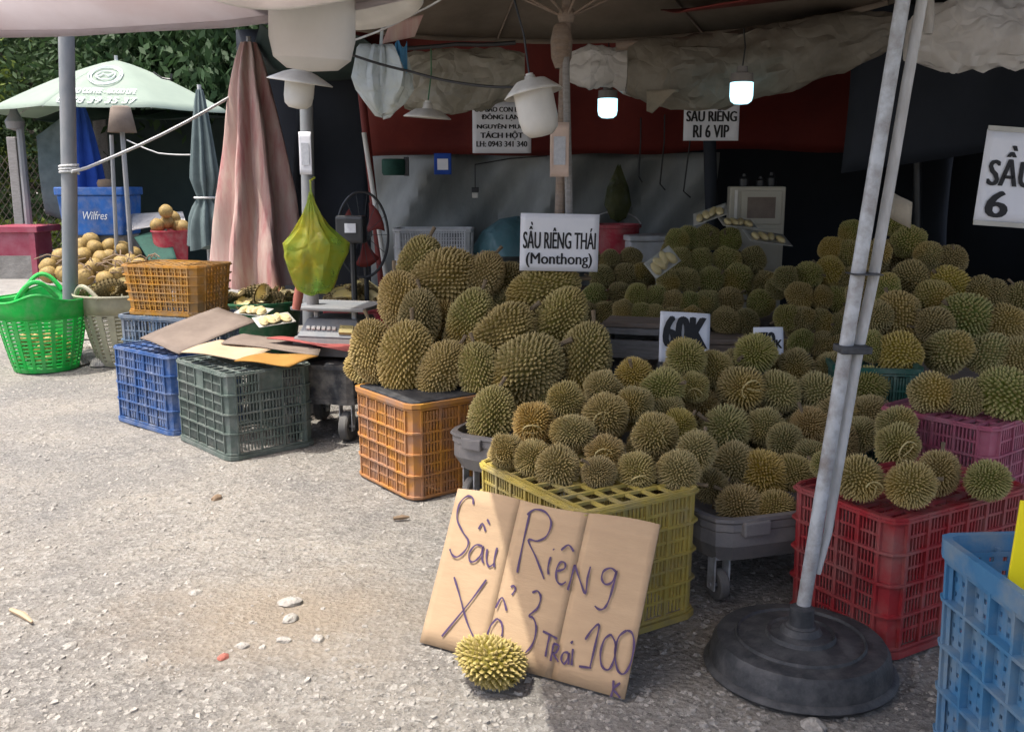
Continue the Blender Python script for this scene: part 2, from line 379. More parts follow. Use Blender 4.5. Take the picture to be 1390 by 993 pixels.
for k, (u, v, s, f) in enumerate([(396, 815, .035, .45), (394, 838, .024, .6), (432, 866, .02, .6), (385, 868, .02, .5), (265, 802, .02, .4), (1105, 984, .03, .6), (330, 875, .018, .5), (95, 875, .02, .5)]):
    p = G(u, v); rock('loose_stone', 'pale loose stone lying on the dusty sunlit ground', 'stone', (p.x, p.y, gz(p.x, p.y)), s * 1.3, s, s * f * 1.3, m['stone'], k, k, 'loose stones on the ground')
p = G(303, 891); rock('brick_chip', 'small reddish brick chip on the pale ground', 'brick chip', (p.x, p.y, gz(p.x, p.y)), .02, .015, .014, m['brick'], 1, 20)
p = G(294, 675); rock('clod', 'small brown clod of earth on pale ground near grey crate', 'clod', (p.x, p.y, gz(p.x, p.y)), .03, .02, .022, m['stick'], 1, 21)
def twig(name, label, cat, a, b, r, mt, flat=1):
    a, b = G(*a), G(*b); mb = MB(); mb.tube([a + V((0, 0, r * .5)), (a + b) / 2 + V((.004, .004, r * .6)), b + V((0, 0, r * .5))], [r * .7, r, r * .4], 6)
    return tag(mb.build(name, mt), label, cat)
twig('wood_splinter', 'flat pale wood splinter lying on the sunlit gravel', 'splinter', (15, 829), (44, 846), .011, m['cardpale'])
twig('dry_stick', 'short brown stick lying before the orange crate', 'stick', (534, 705), (556, 703), .012, m['stick'])

# ------------------------------------------------------------------ crates
def ring(mb, w_, d_, ch, z0, z1, o_, i_):
    def loop(e):
        a, b = w_ / 2 + e, d_ / 2 + e; c = ch + e * .4
        return [(a - c, -b), (a - c * .3, -b + c * .3), (a, -b + c), (a, b - c), (a - c * .3, b - c * .3), (a - c, b), (-a + c, b), (-a + c * .3, b - c * .3), (-a, b - c), (-a, -b + c), (-a + c * .3, -b + c * .3), (-a + c, -b)]
    lo, li = loop(o_), loop(-i_); n = len(mb.v); k = len(lo)
    for L, z in ((lo, z0), (lo, z1), (li, z1), (li, z0)): mb.v += [V((x, y, z)) for x, y in L]
    for j in range(k):
        j2 = (j + 1) % k
        for q in range(4):
            q2 = (q + 1) % 4; mb.f.append([n + q * k + j, n + q * k + j2, n + q2 * k + j2, n + q2 * k + j])
def crate(name, label, cat, w_, d_, h, mt, loc, rz, flip=False, rows=4, cw=5, cd=3, bars=6, bw=.3, taper=.04, ch=.05, group=None, mid=True, solid_low=False, topgrid=True, mt2=None, holes=False, tilt=0, rim_drop=.02):
    root = thing(name, label, cat, loc, rz, group); root.rotation_euler = (tilt, 0, rz)
    def fin(mb, nm, mm=mt, **k):
        out = []
        for p in mb.v:
            s = 1 - taper * (1 - p.z / h); q = V((p.x * s, p.y * s, p.z))
            if flip: q = V((q.x, -q.y, h - q.z))
            out.append(q)
        mb.v = out
        return mb.build(nm, mm, root, **k)
    r = MB(); ring(r, w_, d_, ch, h - rim_drop, h, .012, .006); ring(r, w_, d_, ch, h - rim_drop - .012, h - rim_drop - .004, .006, .003)
    fin(r, 'rim')
    zr = [.012 + (h - .035 - .012) * i / rows for i in range(rows + 1)]
    r = MB()
    for i, z in enumerate(zr[:-1]): ring(r, w_, d_, ch, z - .004, z + .004, .010, .016 if holes else .003)
    ring(r, w_, d_, ch, 0, .01, .004, .004)
    fin(r, 'band')
    for sx in (-1, 1):
        for sy in (-1, 1):
            c = MB(); a, b = w_ / 2, d_ / 2
            P = [(a - ch - .006, b), (a - ch * .3, b - ch * .3), (a, b - ch - .006)]
            Q = [(x - .006, y - .006) for x, y in P]
            for (p0, p1, q0, q1) in ((P[0], P[1], Q[0], Q[1]), (P[1], P[2], Q[1], Q[2])):
                c.hexa([(sx * x, sy * y, z) for z in (.003, h - .03) for x, y in (p0, p1, q1, q0)])
            fin(c, 'corner_post')
    for (L, D, cols, ax) in ((w_, d_, cw, 0), (d_, w_, cd, 1)):
        for sgn in (-1, 1):
            mb = MB(); s0, s1 = -L / 2 + ch, L / 2 - ch; cwid = (s1 - s0) / cols
            def bx(sa, sb, za, zb, o0, o1):
                c = ((sa + sb) / 2, (o0 + o1) / 2, (za + zb) / 2); z = (abs(sb - sa), abs(o1 - o0), zb - za)
                off = D / 2
                if ax == 0: mb.box((c[0], sgn * (off + c[1]), c[2]), z)
                else: mb.box((sgn * (off + c[1]), c[0], c[2]), (z[1], z[0], z[2]))
            for i in range(cols + 1): bx(s0 + cwid * i - .0045, s0 + cwid * i + .0045, .004, h - .03, -.016 if holes else -.004, .007)
            for i in range(cols):
                a = s0 + cwid * i
                for k in range(rows):
                    za, zb = zr[k] + .004, zr[k + 1] - .004
                    if holes:
                        nh = 3; pz = (zb - za) / nh; px_ = cwid / 3
                        for q in range(nh + 1): bx(a, a + cwid, max(za, za + pz * q - pz * .33), min(zb, za + pz * q + pz * .33), -.017, -.013)
                        for q in range(3 + 1): bx(max(a, a + px_ * q - px_ * .32), min(a + cwid, a + px_ * q + px_ * .32), za, zb, -.0165, -.0125)
                    elif solid_low and (k == 0 and i == cols // 2):
                        bx(a, a + cwid, za, zb, -.005, 0)
                    else:
                        pt = cwid / bars
                        for q in range(1, bars): bx(a + pt * q - pt * bw / 2, a + pt * q + pt * bw / 2, za, zb, -.004, .001)
                        if mid: bx(a, a + cwid, (za + zb) / 2 - .004, (za + zb) / 2 + .004, -.0035, .003)
            fin(mb, 'side_wall' if ax == 0 else 'end_wall', mt2 if (mt2 and ax == 0) else mt)
    if topgrid:
        f = MB(); nxg = 8; nyg = 6
        for i in range(nxg + 1):
            x = -w_ / 2 + .03 + (w_ - .06) * i / nxg; f.box((x, 0, .012), (.014, d_ - .05, .010))
        for i in range(nyg + 1):
            y = -d_ / 2 + .03 + (d_ - .06) * i / nyg; f.box((0, y, .0125), (w_ - .05, .014, .0085))
        fin(f, 'floor_grid')
    return root
# grey-green and blue crates, upside down, set at an angle on the sunlit ground
def ev(d): return V((cos(R(d)), sin(R(d))))
def cornered(c, deg, lw, ld):   # centre of a crate whose near corner stands at c, long side turned by deg
    q = V(c) + ev(deg) * (lw / 2) + ev(deg - 90) * (ld / 2); return (q.x, q.y, 0), R(deg)
gl, gr_ = cornered((-1.435, 4.70), 132, .62, .49)
crate('plastic_crate', 'upturned grey green plastic crate carrying loose cardboard sheets', 'crate', .62, .49, .45, m['ggP'], gl, gr_, True, 4, 5, 3, bars=7, bw=.34, taper=-.0, solid_low=True)
bl_, br_ = cornered((-1.895, 5.19), 140, .62, .49)
crate('plastic_crate', 'blue plastic crate standing against the grey green crate', 'crate', .62, .49, .45, m['blueP'], bl_, br_, True, 4, 5, 3, bars=4, bw=.62, taper=0)
crate('plastic_crate', 'blue grey crate beneath the upturned orange brown basket', 'crate', .62, .46, .56, m['bluegreyP'], (-2.17, 6.22, 0), R(-20), False, 4, 6, 4, bars=3, bw=.5, taper=.03)
crate('plastic_basket', 'upturned orange brown basket with rounded edges on a blue grey crate', 'basket', .54, .36, .32, m['brownP'], (-2.17, 6.22, .562), R(-18), True, 5, 10, 7, bars=2, bw=.4, taper=-.12, ch=.07)
# orange crate under the large durians
ol, or_ = cornered((-.44, 4.07), 127, .53, .40)
oc = crate('plastic_crate', 'orange plastic crate with grey stained foot under large durians', 'crate', .53, .40, .44, m['orangeP'], ol, or_, False, 4, 5, 3, bars=6, bw=.5, taper=.02)
MB().box((0, 0, .437), (.49, .36, .014)).build('lid_board', m['rubber'], oc, bevel=.004)
# yellow crate behind the cardboard
yl, yr = cornered((.217, 2.70), 122, .63, .455)
crate('plastic_crate', 'dirty yellow plastic crate behind the handwritten cardboard, small durians on top', 'crate', .63, .455, .44, m['yellowP'], yl, yr, True, 4, 6, 4, bars=6, bw=.42, taper=-.02)
rl, rr_ = cornered((1.11, 2.63), 120, .40, .64)
crate('plastic_crate', 'red plastic crate behind the black umbrella foot', 'crate', .40, .64, .44, m['redP'], rl, rr_, True, 4, 4, 6, bars=6, bw=.36, taper=-.02)
kl, kr = cornered((1.69, 3.26), 128, .44, .60)
crate('plastic_crate', 'faded pink crate with durians on top, behind the red crate', 'crate', .44, .60, .55, m['pinkP'], kl, kr, True, 5, 4, 5, bars=6, bw=.4, taper=0)
crate('plastic_crate', 'deep green crate wedged between durian heaps', 'crate', .34, .32, .645, m['dgP'], (1.54, 4.03, 0), R(-8), False, 5, 4, 4, bars=5, bw=.5, taper=.05)
# light blue crate in the right foreground
lb = W(1288, 722, 2.12)
crate('plastic_crate', 'light blue perforated crate with worn scuffed rim', 'crate', .45, .60, lb.z, m['skyP'], (lb.x + .225, lb.y - .30, 0), R(4), False, 5, 4, 6, taper=.05, holes=True, ch=.03, rim_drop=.045)
yp = W(1384, 757, 1.88)
o = MB().box((0, 0, 0), (.06, .008, .24)).build('yellow_sign', m['yellow'], bevel=.002); o.location = (yp.x + .012, yp.y, yp.z); o.rotation_euler = (0, R(3), R(-6))
o.data.transform(M.Diagonal((2.2, 1, 1, 1))); o.location.x += .04
tag(o, 'bright yellow card standing in the light blue crate', 'sign')

# ------------------------------------------------------------------ durians
def durian_mesh(name, a, c, n, sp, seed, lob=.05):
    rr = random.Random(seed); mb = MB(); tip = []
    def surf(dr):
        th = math.atan2(dr.y, dr.x); f = 1 + lob * cos(5 * th + seed) * (1 - dr.z ** 2) + .13 * NZ.noise(dr * 1.3 + V((seed, 0, 0)))
        return V((dr.x * a * f, dr.y * a * f, dr.z * c * (1 - .07 * dr.z)))
    nu, nv = 20, 12
    for i in range(nv + 1):
        ph = pi * i / nv
        for j in range(nu):
            t = 2 * pi * j / nu; mb.v.append(surf(V((sin(ph) * cos(t), sin(ph) * sin(t), cos(ph)))) * .985); tip.append(0)
    for i in range(nv):
        for j in range(nu):
            j2 = (j + 1) % nu; mb.f.append([i * nu + j, (i + 1) * nu + j, (i + 1) * nu + j2, i * nu + j2])
    ga = pi * (3 - sqrt(5)); sp_ang = sqrt(4 * pi / n)
    for i in range(n):
        z = 1 - 2 * (i + .5) / n; q = sqrt(1 - z * z); t = ga * i
        d = (V((q * cos(t), q * sin(t), z)) + V((rr.uniform(-1, 1), rr.uniform(-1, 1), rr.uniform(-1, 1))) * sp_ang * .22).normalized()
        x = d.orthogonal().normalized(); y = d.cross(x); rot = rr.random() * 6
        base = len(mb.v)
        for k in range(5):
            an = rot + 2 * pi * k / 5; dd = (d + (x * cos(an) + y * sin(an)) * sp_ang * .6).normalized()
            mb.v.append(surf(dd) * .98); tip.append(0)
        for k in range(5):
            an = rot + 2 * pi * k / 5; dd = (d + (x * cos(an) + y * sin(an)) * sp_ang * .27).normalized()
            mb.v.append(surf(dd) + d * sp * .42); tip.append(.45)
        bend = V((rr.uniform(-1, 1), rr.uniform(-1, 1), rr.uniform(-1, 1))) * .22
        mb.v.append(surf(d) + (d + bend) * sp * rr.uniform(.85, 1.15)); tip.append(1)
        for k in range(5):
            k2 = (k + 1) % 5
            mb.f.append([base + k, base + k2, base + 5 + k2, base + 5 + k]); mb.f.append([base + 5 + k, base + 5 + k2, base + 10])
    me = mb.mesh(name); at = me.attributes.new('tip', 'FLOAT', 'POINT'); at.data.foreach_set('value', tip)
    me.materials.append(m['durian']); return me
# unit meshes have outer half-width 1
DL = [durian_mesh('large_durian_mesh', .90, 1.38, 760, .12, s, .08) for s in (1, 2, 3, 4, 5, 6)]
DS = [durian_mesh('small_durian_mesh', .80, [.95, .84, 1.05, .9, .98, .82][s - 11], 660, .19, s, .07) for s in (11, 12, 13, 14, 15, 16)]
DB = [durian_mesh('back_durian_mesh', .89, [1.0, 1.14, .92, 1.08][s - 21], 560, .13, s, .07) for s in (21, 22, 23, 24)]
DG = durian_mesh('squat_durian_mesh', .92, .60, 330, .13, 33, .05)
def stem_mesh(name, z0, L, bend):
    mb = MB(); mb.tube([(0, 0, z0 - .1), (bend * .2, 0, z0 + L * .4), (bend, .02, z0 + L)], [.1, .075, .095], 7)
    me = mb.mesh(name, True); me.materials.append(m['stem']); return me
SL = stem_mesh('large_stem_mesh', 1.26, .5, .12); SS = stem_mesh('small_stem_mesh', .88, .42, .15)
mb = MB(); mb.tube([(.42 * cos(a), .42 * sin(a), .9 - .08 * sin(a * 2)) for a in [R(20 + 24 * i) for i in range(11)]], .035, 5)
mb.tube([(-.3, -.1, .98), (.0, .05, 1.0), (.22, .2, .93)], .028, 5)
CUT = mb.mesh('cut_mesh', True); CUT.materials.append(m['cut'])
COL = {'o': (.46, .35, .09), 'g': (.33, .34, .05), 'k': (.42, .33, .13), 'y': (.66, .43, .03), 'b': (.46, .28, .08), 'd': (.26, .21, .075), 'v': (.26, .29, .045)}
LOOK = {'o': 'olive tan', 'g': 'fresh green', 'k': 'greyish tan', 'y': 'yellow', 'b': 'brownish', 'd': 'dull dark', 'v': 'dark green'}
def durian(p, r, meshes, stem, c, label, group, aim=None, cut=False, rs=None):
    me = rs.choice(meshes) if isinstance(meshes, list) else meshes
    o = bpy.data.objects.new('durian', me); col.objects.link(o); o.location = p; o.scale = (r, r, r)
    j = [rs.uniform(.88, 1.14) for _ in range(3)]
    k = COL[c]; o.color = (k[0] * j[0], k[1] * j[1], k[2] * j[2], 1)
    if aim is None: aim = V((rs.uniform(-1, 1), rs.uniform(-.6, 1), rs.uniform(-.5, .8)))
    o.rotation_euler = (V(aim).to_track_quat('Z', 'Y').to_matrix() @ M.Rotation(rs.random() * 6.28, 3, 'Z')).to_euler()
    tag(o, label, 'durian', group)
    if stem:
        s = bpy.data.objects.new('stem', stem); col.objects.link(s); s.parent = o
    if cut:
        s = bpy.data.objects.new('rind_cut', CUT); col.objects.link(s); s.parent = o; s.rotation_euler = (pi, 0, 0)
    return o
heap_spots = []
def heap(rows, depth, meshes, stem, label, group, seed, back=.75, every=1.0):
    tuck = label[label.index(' in the ') + 1:] if ' in the ' in label else ''; rs = random.Random(seed)
    for e in rows:
        u, v, r, c = e[:4]; ax = e[4] if len(e) > 4 else None; fl = e[5] if len(e) > 5 else ''
        Y = depth(u, v, r); p = W(u, v, Y); rm = PX(r, Y, p.z) * 1.03
        aim = None
        if ax is not None: aim = V((sin(R(ax)), .15, cos(R(ax))))
        if 'c' in fl: aim = V((-.1 + rs.uniform(-.4, .4), 1, rs.uniform(-.2, .4)))
        lab = label if group is None else 'ring cut ' + LOOK[c] + ' ' + label if 'c' in fl else (label if group is None else LOOK[c] + ' ' + label)
        durian(p, rm, meshes, stem, c, lab, group, aim, 'c' in fl, rs)
        if rs.random() < every and p.z - rm * 1.5 > .25 and not (1150 < u < 1260 and v > 500):
            q = p + V((rs.uniform(-.5, .5) * rm, back * 2 * rm, -rm * .9))
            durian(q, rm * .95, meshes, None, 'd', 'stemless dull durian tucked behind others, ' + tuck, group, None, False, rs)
BIG = [(569, 361, 31, 'o', 20), (602, 379, 37, 'o', 60), (546, 409, 31, 'o', -15), (655, 376, 27, 'k', 30), (638, 430, 30, 'o', 25), (604, 440, 25, 'b', 0),
       (506, 474, 30, 'b', -8), (551, 485, 37, 'o', 10), (602, 500, 30, 'o', 35), (683, 452, 36, 'o', 50), (650, 505, 30, 'o', -10), (713, 502, 42, 'k', 55),
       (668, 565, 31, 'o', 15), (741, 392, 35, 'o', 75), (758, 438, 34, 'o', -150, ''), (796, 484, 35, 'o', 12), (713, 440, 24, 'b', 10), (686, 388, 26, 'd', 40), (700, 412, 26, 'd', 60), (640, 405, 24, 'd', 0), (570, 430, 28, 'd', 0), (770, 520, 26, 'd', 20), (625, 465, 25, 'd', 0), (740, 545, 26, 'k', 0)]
heap(BIG, lambda u, v, r: 4.32 + (520 - v) * .0046 + (.18 if r <= 26 else 0), DL, SL, 'large long durian in the heap around the white hanging sign', 'large durians on the orange crate heap', 5)
SMALL = [(725, 573, 30, 'y', None, 'c'), (768, 545, 28, 'o'), (818, 528, 27, 'k'), (823, 563, 32, 'o', None, 'c'), (778, 588, 27, 'k'), (861, 511, 27, 'y'), (899, 528, 29, 'g'), (862, 548, 26, 'k'),
         (889, 591, 33, 'o', None, 'c'), (922, 576, 24, 'y'), (821, 616, 28, 'b', None, 'c'), (723, 622, 27, 'o'), (758, 635, 32, 'k'), (864, 639, 28, 'o', None, 'c'), (922, 641, 31, 'k'), (945, 612, 28, 'k'), (812, 642, 25, 'd'),
         (687, 612, 25, 'o', None, 'c'), (932, 487, 27, 'g'), (970, 500, 26, 'o'), (1025, 480, 29, 'g'), (942, 525, 22, 'o', None, 'c'), (954, 552, 24, 'b'), (1005, 528, 33, 'k', None, 'c'), (985, 582, 34, 'k'), (1038, 578, 27, 'k'),
         (1057, 530, 29, 'k', None, 'c'), (1099, 578, 28, 'b'), (1111, 532, 29, 'k', None, 'c'), (1176, 562, 27, 'k'), (1166, 590, 26, 'k'), (1176, 524, 28, 'g'), (997, 631, 33, 'k'), (1036, 641, 31, 'y'), (1002, 686, 31, 'k'), (1052, 690, 27, 'o'),
         (1078, 642, 27, 'o'), (1065, 600, 26, 'd'), (1135, 560, 26, 'k'), (1140, 600, 26, 'd'), (1080, 495, 24, 'd'), (1130, 500, 24, 'd'), (905, 560, 24, 'd'), (1100, 620, 25, 'd'), (965, 660, 25, 'd')]
def dsm(u, v, r):
    Y = (2.97 + (650 - v) / 170 * 1.02) if u < 950 else (3.16 + (684 - v) / 204 * .95)
    return Y + (.12 if r <= 24 else 0)
heap(SMALL, dsm, DS, SS, 'small durian in the heap on the yellow crate and grey trolley', 'small durians on the yellow crate and trolley', 6)
def dtop(z): return lambda u, v, r: (lambda Y0: G(u, v, z + PX(r, Y0) * .85).y)(3.0)
heap([(1166, 648, 33, 'o', None, 'c'), (1237, 657, 33, 'o', 80), (1274, 640, 30, 'b', 10), (1342, 652, 29, 'v', 85), (1122, 632, 22, 'v')], dtop(.45), DS, SS, 'durian lying on top of the red crate', 'durians on the red crate', 8, every=0)
heap([(1218, 604, 31, 'o', None, 'c')], lambda u, v, r: 3.28, DS, SS, 'durian perched on two others on the red crate', None, 9, every=0)
heap([(1216, 578, 27, 'k')], lambda u, v, r: 3.42, DS, SS, 'greyish durian tucked behind the perched one above the red crate', None, 10, every=0)
heap([(1264, 533, 29, 'k'), (1312, 539, 26, 'k'), (1365, 535, 36, 'v')], dtop(.555), DB, SS, 'durian in the front row on the pink crate', 'durians on the pink crate', 11, every=0)
RIGHT = [(1221, 478, 29, 'y'), (1287, 478, 30, 'k'), (1340, 480, 27, 'k'), (1380, 484, 27, 'k'), (1219, 424, 28, 'o'), (1289, 388, 26, 'y'), (1312, 429, 31, 'v'), (1365, 437, 25, 'o'), (1267, 404, 24, 'o'), (1267, 441, 25, 'd'),
         (1236, 377, 23, 'd'), (1234, 328, 23, 'v'), (1262, 348, 20, 'k'), (1292, 353, 20, 'd'), (1212, 303, 17, 'g'), (1204, 394, 19, 'g'), (1190, 430, 22, 'd'), (1180, 470, 22, 'g'), (1190, 345, 20, 'd'), (1175, 385, 20, 'd'), (1330, 395, 22, 'd'), (1385, 405, 23, 'd'), (1350, 400, 20, 'd')]
heap(RIGHT, lambda u, v, r: 3.95 + (500 - v) / 190 * 1.2, DB, SS, 'durian in the tall heap behind the pink crate', 'durians in the tall heap behind the pink crate', 12, every=.6)
RB = [(1156, 315, 17, 'g'), (1153, 345, 18, 'o'), (1128, 338, 17, 'y'), (1126, 368, 20, 'y'), (1098, 373, 18, 'g'), (1085, 401, 18, 'o'), (1116, 404, 17, 'o'), (1138, 406, 18, 'g'), (1068, 431, 18, 'g'), (1088, 434, 18, 'k'), (1113, 438, 19, 'k'), (1138, 442, 18, 'k'), (1088, 464, 17, 'g'), (1116, 467, 18, 'k'), (1138, 472, 18, 'k'), (1066, 378, 17, 'd'), (1155, 380, 17, 'd'), (1160, 430, 18, 'k')]
heap(RB, lambda u, v, r: 5.5 + (470 - v) / 150 * .8, DB, SS, 'small durian in the heap beyond the leaning poles', 'durians in the heap beyond the leaning poles', 13, every=.5)
CB = [(919, 326, 16, 'v'), (936, 322, 16, 'v'), (959, 323, 18, 'v'), (990, 326, 17, 'g'), (924, 352, 17, 'k'), (952, 354, 17, 'v'), (985, 354, 19, 'v'), (1022, 352, 18, 'd'), (907, 382, 16, 'k'), (932, 381, 17, 'k'), (964, 381, 18, 'v'), (1002, 379, 21, 'v'), (1038, 386, 18, 'd'),
      (866, 401, 17, 'g'), (891, 404, 17, 'v'), (914, 410, 17, 'k'), (937, 412, 17, 'v'), (960, 411, 18, 'k'), (990, 409, 19, 'k'), (1032, 411, 19, 'g'), (846, 421, 15, 'k'), (871, 426, 16, 'v'), (888, 429, 16, 'k'), (984, 436, 19, 'k'), (940, 432, 17, 'k'), (1012, 436, 18, 'd'), (912, 432, 16, 'd'),
      ]
heap(CB, lambda u, v, r: 5.95 + (440 - v) / 120 * .8, DB, SS, 'durian in the pyramid behind the price papers', 'durians in the dark pyramid', 14, every=.5)
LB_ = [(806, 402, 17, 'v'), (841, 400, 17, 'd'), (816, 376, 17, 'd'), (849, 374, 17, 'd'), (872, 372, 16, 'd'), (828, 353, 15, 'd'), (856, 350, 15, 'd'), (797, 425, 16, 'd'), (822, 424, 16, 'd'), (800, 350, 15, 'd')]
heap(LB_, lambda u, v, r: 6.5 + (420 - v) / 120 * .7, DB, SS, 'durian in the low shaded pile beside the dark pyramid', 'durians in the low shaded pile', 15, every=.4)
# ground durian
rs = random.Random(3); p = G(668, 938)
durian((p.x, p.y + .055, .066), PX(48, 2.5, .1), DG, None, 'y', 'bright yellow spiky durian on the ground before the cardboard', None, V((.25, .1, 1)), False, rs).color = (.47, .36, .045, 1)

# ------------------------------------------------------------------ trolley, planks and tables that carry the heaps
def caster(parent, x, y, r=.055, wd=.035, ztop=.15):
    mb = MB(); n = 16
    mb.lathe([(r * .55, -wd / 2), (r * .9, -wd / 2), (r, -wd / 3), (r, wd / 3), (r * .9, wd / 2), (r * .55, wd / 2), (r * .3, wd / 3), (r * .3, -wd / 3), (r * .55, -wd / 2)], n)
    rt = M.Rotation(pi / 2, 3, 'Y'); mb.v = [rt @ q + V((x, y, r)) for q in mb.v]
    wl = mb.build('wheel', m['tyre'], parent, smooth=True)
    f = MB()
    for s in (-1, 1): f.box((x + s * (wd / 2 + .01), y, (ztop + r * .7) / 2 + .0), (.006, .045, ztop - r * .7))
    f.box((x, y, ztop + .003), (wd + .03, .06, .012)); f.tube([(x - wd / 2 - .018, y, r), (x + wd / 2 + .018, y, r)], .008, 8)
    f.build('fork', m['steel'], wl)
def trolley(name, label, loc, rz, w_, d_, z0, z1, mt):
    t = thing(name, label, 'trolley', loc, rz)
    mb = MB()
    prof = [(.90, z0), (.985, z0 + .06), (.985, z1 - .05), (1.0, z1 - .045), (1.0, z1 - .02), (1.02, z1 - .012), (1.02, z1), (.955, z1), (.945, z1 - .06), (.86, z0 + .03)]
    def sq(r, z, a, i):
        c_, s_ = abs(cos(a)), abs(sin(a)); k = (c_ ** 8 + s_ ** 8) ** (-1 / 8); return r * k, z
    mb.lathe(prof, 48, fn=sq, cap=True); mb.v = [V((q.x * w_ / 2, q.y * d_ / 2, q.z)) for q in mb.v]
    mb.build('tray', mt, t)
    for s in (-1, 1): MB().box((s * w_ * .25, -d_ / 2 - .004, z1 - .035), (.1, .03, .05)).build('lip', mt, t, bevel=.006)
    for sx in (-1, 1):
        for sy in (-1, 1): caster(t, sx * w_ * .37, sy * d_ * .38, .055, .035, z0)
    return t
tr = G(1018, 828)
trolley('tray_trolley', 'grey plastic tray trolley on casters between yellow and red crates', (.83, 3.42, 0), R(18), .62, .78, .155, .315, m['greyP'])
trolley('tray_trolley', 'grey trolley whose worn lip shows beside the orange crate', (.17, 4.26, 0), R(-30), .60, .84, .16, .33, m['greyP'])
def table(name, label, x0, x1, y0, y1, z, mt, n=6):
    t = thing(name, label, 'table', ((x0 + x1) / 2, (y0 + y1) / 2, 0)); w_, d_ = x1 - x0, y1 - y0
    pw = d_ / n
    for i in range(n): MB().box((0, -d_ / 2 + pw * (i + .5), z - .015 + .001 * (i % 2)), (w_, pw - .008, .03)).build('plank', mt, t, bevel=.003)
    MB().box((0, -d_ / 2 + .02, z - .09), (w_ - .04, .025, .11)).build('apron', mt, t)
    for sx in (-1, 1):
        for sy in (-1, 1): MB().box((sx * (w_ / 2 - .06), sy * (d_ / 2 - .06), (z - .03) / 2), (.07, .07, z - .03)).build('leg', mt, t)
table('display_table', 'low wooden table under the dark green durian pyramid', .55, 2.05, 5.72, 7.3, .46, m['wood'])
table('display_table', 'low wooden table under the heap beyond the leaning poles', 1.5 + .57, 3.0, 5.3, 6.6, .42, m['wood'])
table('display_table', 'rough wooden table under the tall durian heap', 1.95, 3.3, 4.15, 5.24, .5, m['wood'])
# grey plank box with a slot
pb = W(868, 462, 5.2)
t = thing('plank_box', 'grey plank box with a dark slot beside the price paper', 'box', (pb.x, pb.y + .15, 0), R(-16))
MB().box((0, 0, pb.z + .08), (.34, .26, .028)).build('lid_plank', m['wood'], t, bevel=.003)
MB().box((0, -.115, pb.z + .045), (.33, .02, .035)).build('front_board', m['greywood'], t)
MB().box((0, -.115, pb.z - .055), (.33, .02, .1)).build('front_board', m['greywood'], t)
for s in (-1, 1): MB().box((s * .152, -.002, (pb.z + .065) / 2), (.025, .2, pb.z + .065)).build('side_board', m['greywood'], t)
MB().box((0, .11, (pb.z + .065) / 2), (.28, .02, pb.z + .065)).build('back_board', m['greywood'], t)

# ------------------------------------------------------------------ writing
def text(s, parent, mt, x, z, w_, h_, y=-.004, bold=0.0, shear=0, M2=None, name='lettering'):
    cu = bpy.data.curves.new('t', 'FONT'); cu.body = s; cu.shear = shear; cu.extrude = .0; cu.resolution_u = 3
    to = bpy.data.objects.new('t', cu); col.objects.link(to)
    dg = bpy.context.evaluated_depsgraph_get(); me = bpy.data.meshes.new_from_object(to.evaluated_get(dg)); bpy.data.objects.remove(to)
    X = [q.co.x for q in me.vertices]; Yy = [q.co.y for q in me.vertices]
    if not X: return
    x0, x1, y0, y1 = min(X), max(X), min(Yy), max(Yy)
    for q in me.vertices: q.co = V((x + ((q.co.x - x0) / (x1 - x0) - .5) * w_, y, z + ((q.co.y - y0) / (y1 - y0) - .5) * h_))
    if bold:
        k = bold * .55 * h_; vv = [q.co.copy() for q in me.vertices]; ff = [list(p.vertices) for p in me.polygons]; n_ = len(vv); bv = []; bf = []
        for c_, (dx, dz) in enumerate(((0, 0), (k * .5, 0), (k, 0), (-k * .5, 0), (-k, 0), (0, k * .25))):
            bv += [(q.x + dx, q.y - .00015 * c_, q.z + dz) for q in vv]; bf += [[i + c_ * n_ for i in f] for f in ff]
        me = bpy.data.meshes.new('lettering'); me.from_pydata(bv, [], bf)
    me.materials.clear(); me.materials.append(mt)
    o = bpy.data.objects.new(name, me); col.objects.link(o); o.parent = parent
    if M2: o.matrix_local = M2
    return o
def paper(name, label, cat, u0, v0, u1, v1, Y, mt, rz=0, rx=0, curl=.01, ry=0):
    a, b = W(u0, v0, Y), W(u1, v1, Y); w_ = b.x - a.x; h_ = a.z - b.z
    t = thing(name, label, cat, ((a.x + b.x) / 2, Y, (a.z + b.z) / 2), rz); t.rotation_euler = (rx, ry, rz)
    mb = MB(); mb.grid(lambda i, j: ((i - .5) * w_, curl * (sin(i * 4 + j * 2) * .15), (j - .5) * h_), 12, 8)
    mb.build('sheet', mt, t, True, .003)
    return t, w_, h_
t, a, b = paper('hanging_sign', 'white laminated sign for Thai durian hung on the centre post', 'sign', 706, 290, 812, 368, 4.80, m['white'], R(2), ry=R(1.2))
text('SẦU RIÊNG THÁI', t, m['ink'], 0, b * .12, a * .92, b * .46, bold=.025); text('(Monthong)', t, m['ink'], 0, -b * .31, a * .84, b * .26, bold=.045)
t, a, b = paper('wall_sign', 'grey white sign reading RI 6 VIP above the dark pyramid', 'sign', 929, 138, 1002, 191, 6.6, m['white'])
text('SẦU RIÊNG', t, m['ink'], 0, b * .2, a * .9, b * .42, bold=.06); text('RI 6 VIP', t, m['ink'], 0, -b * .26, a * .64, b * .33, bold=.07)
t, a, b = paper('wall_sign', 'crowded notice with a telephone number under the plastic roll', 'sign', 641, 138, 721, 208, 7.6, m['white'])
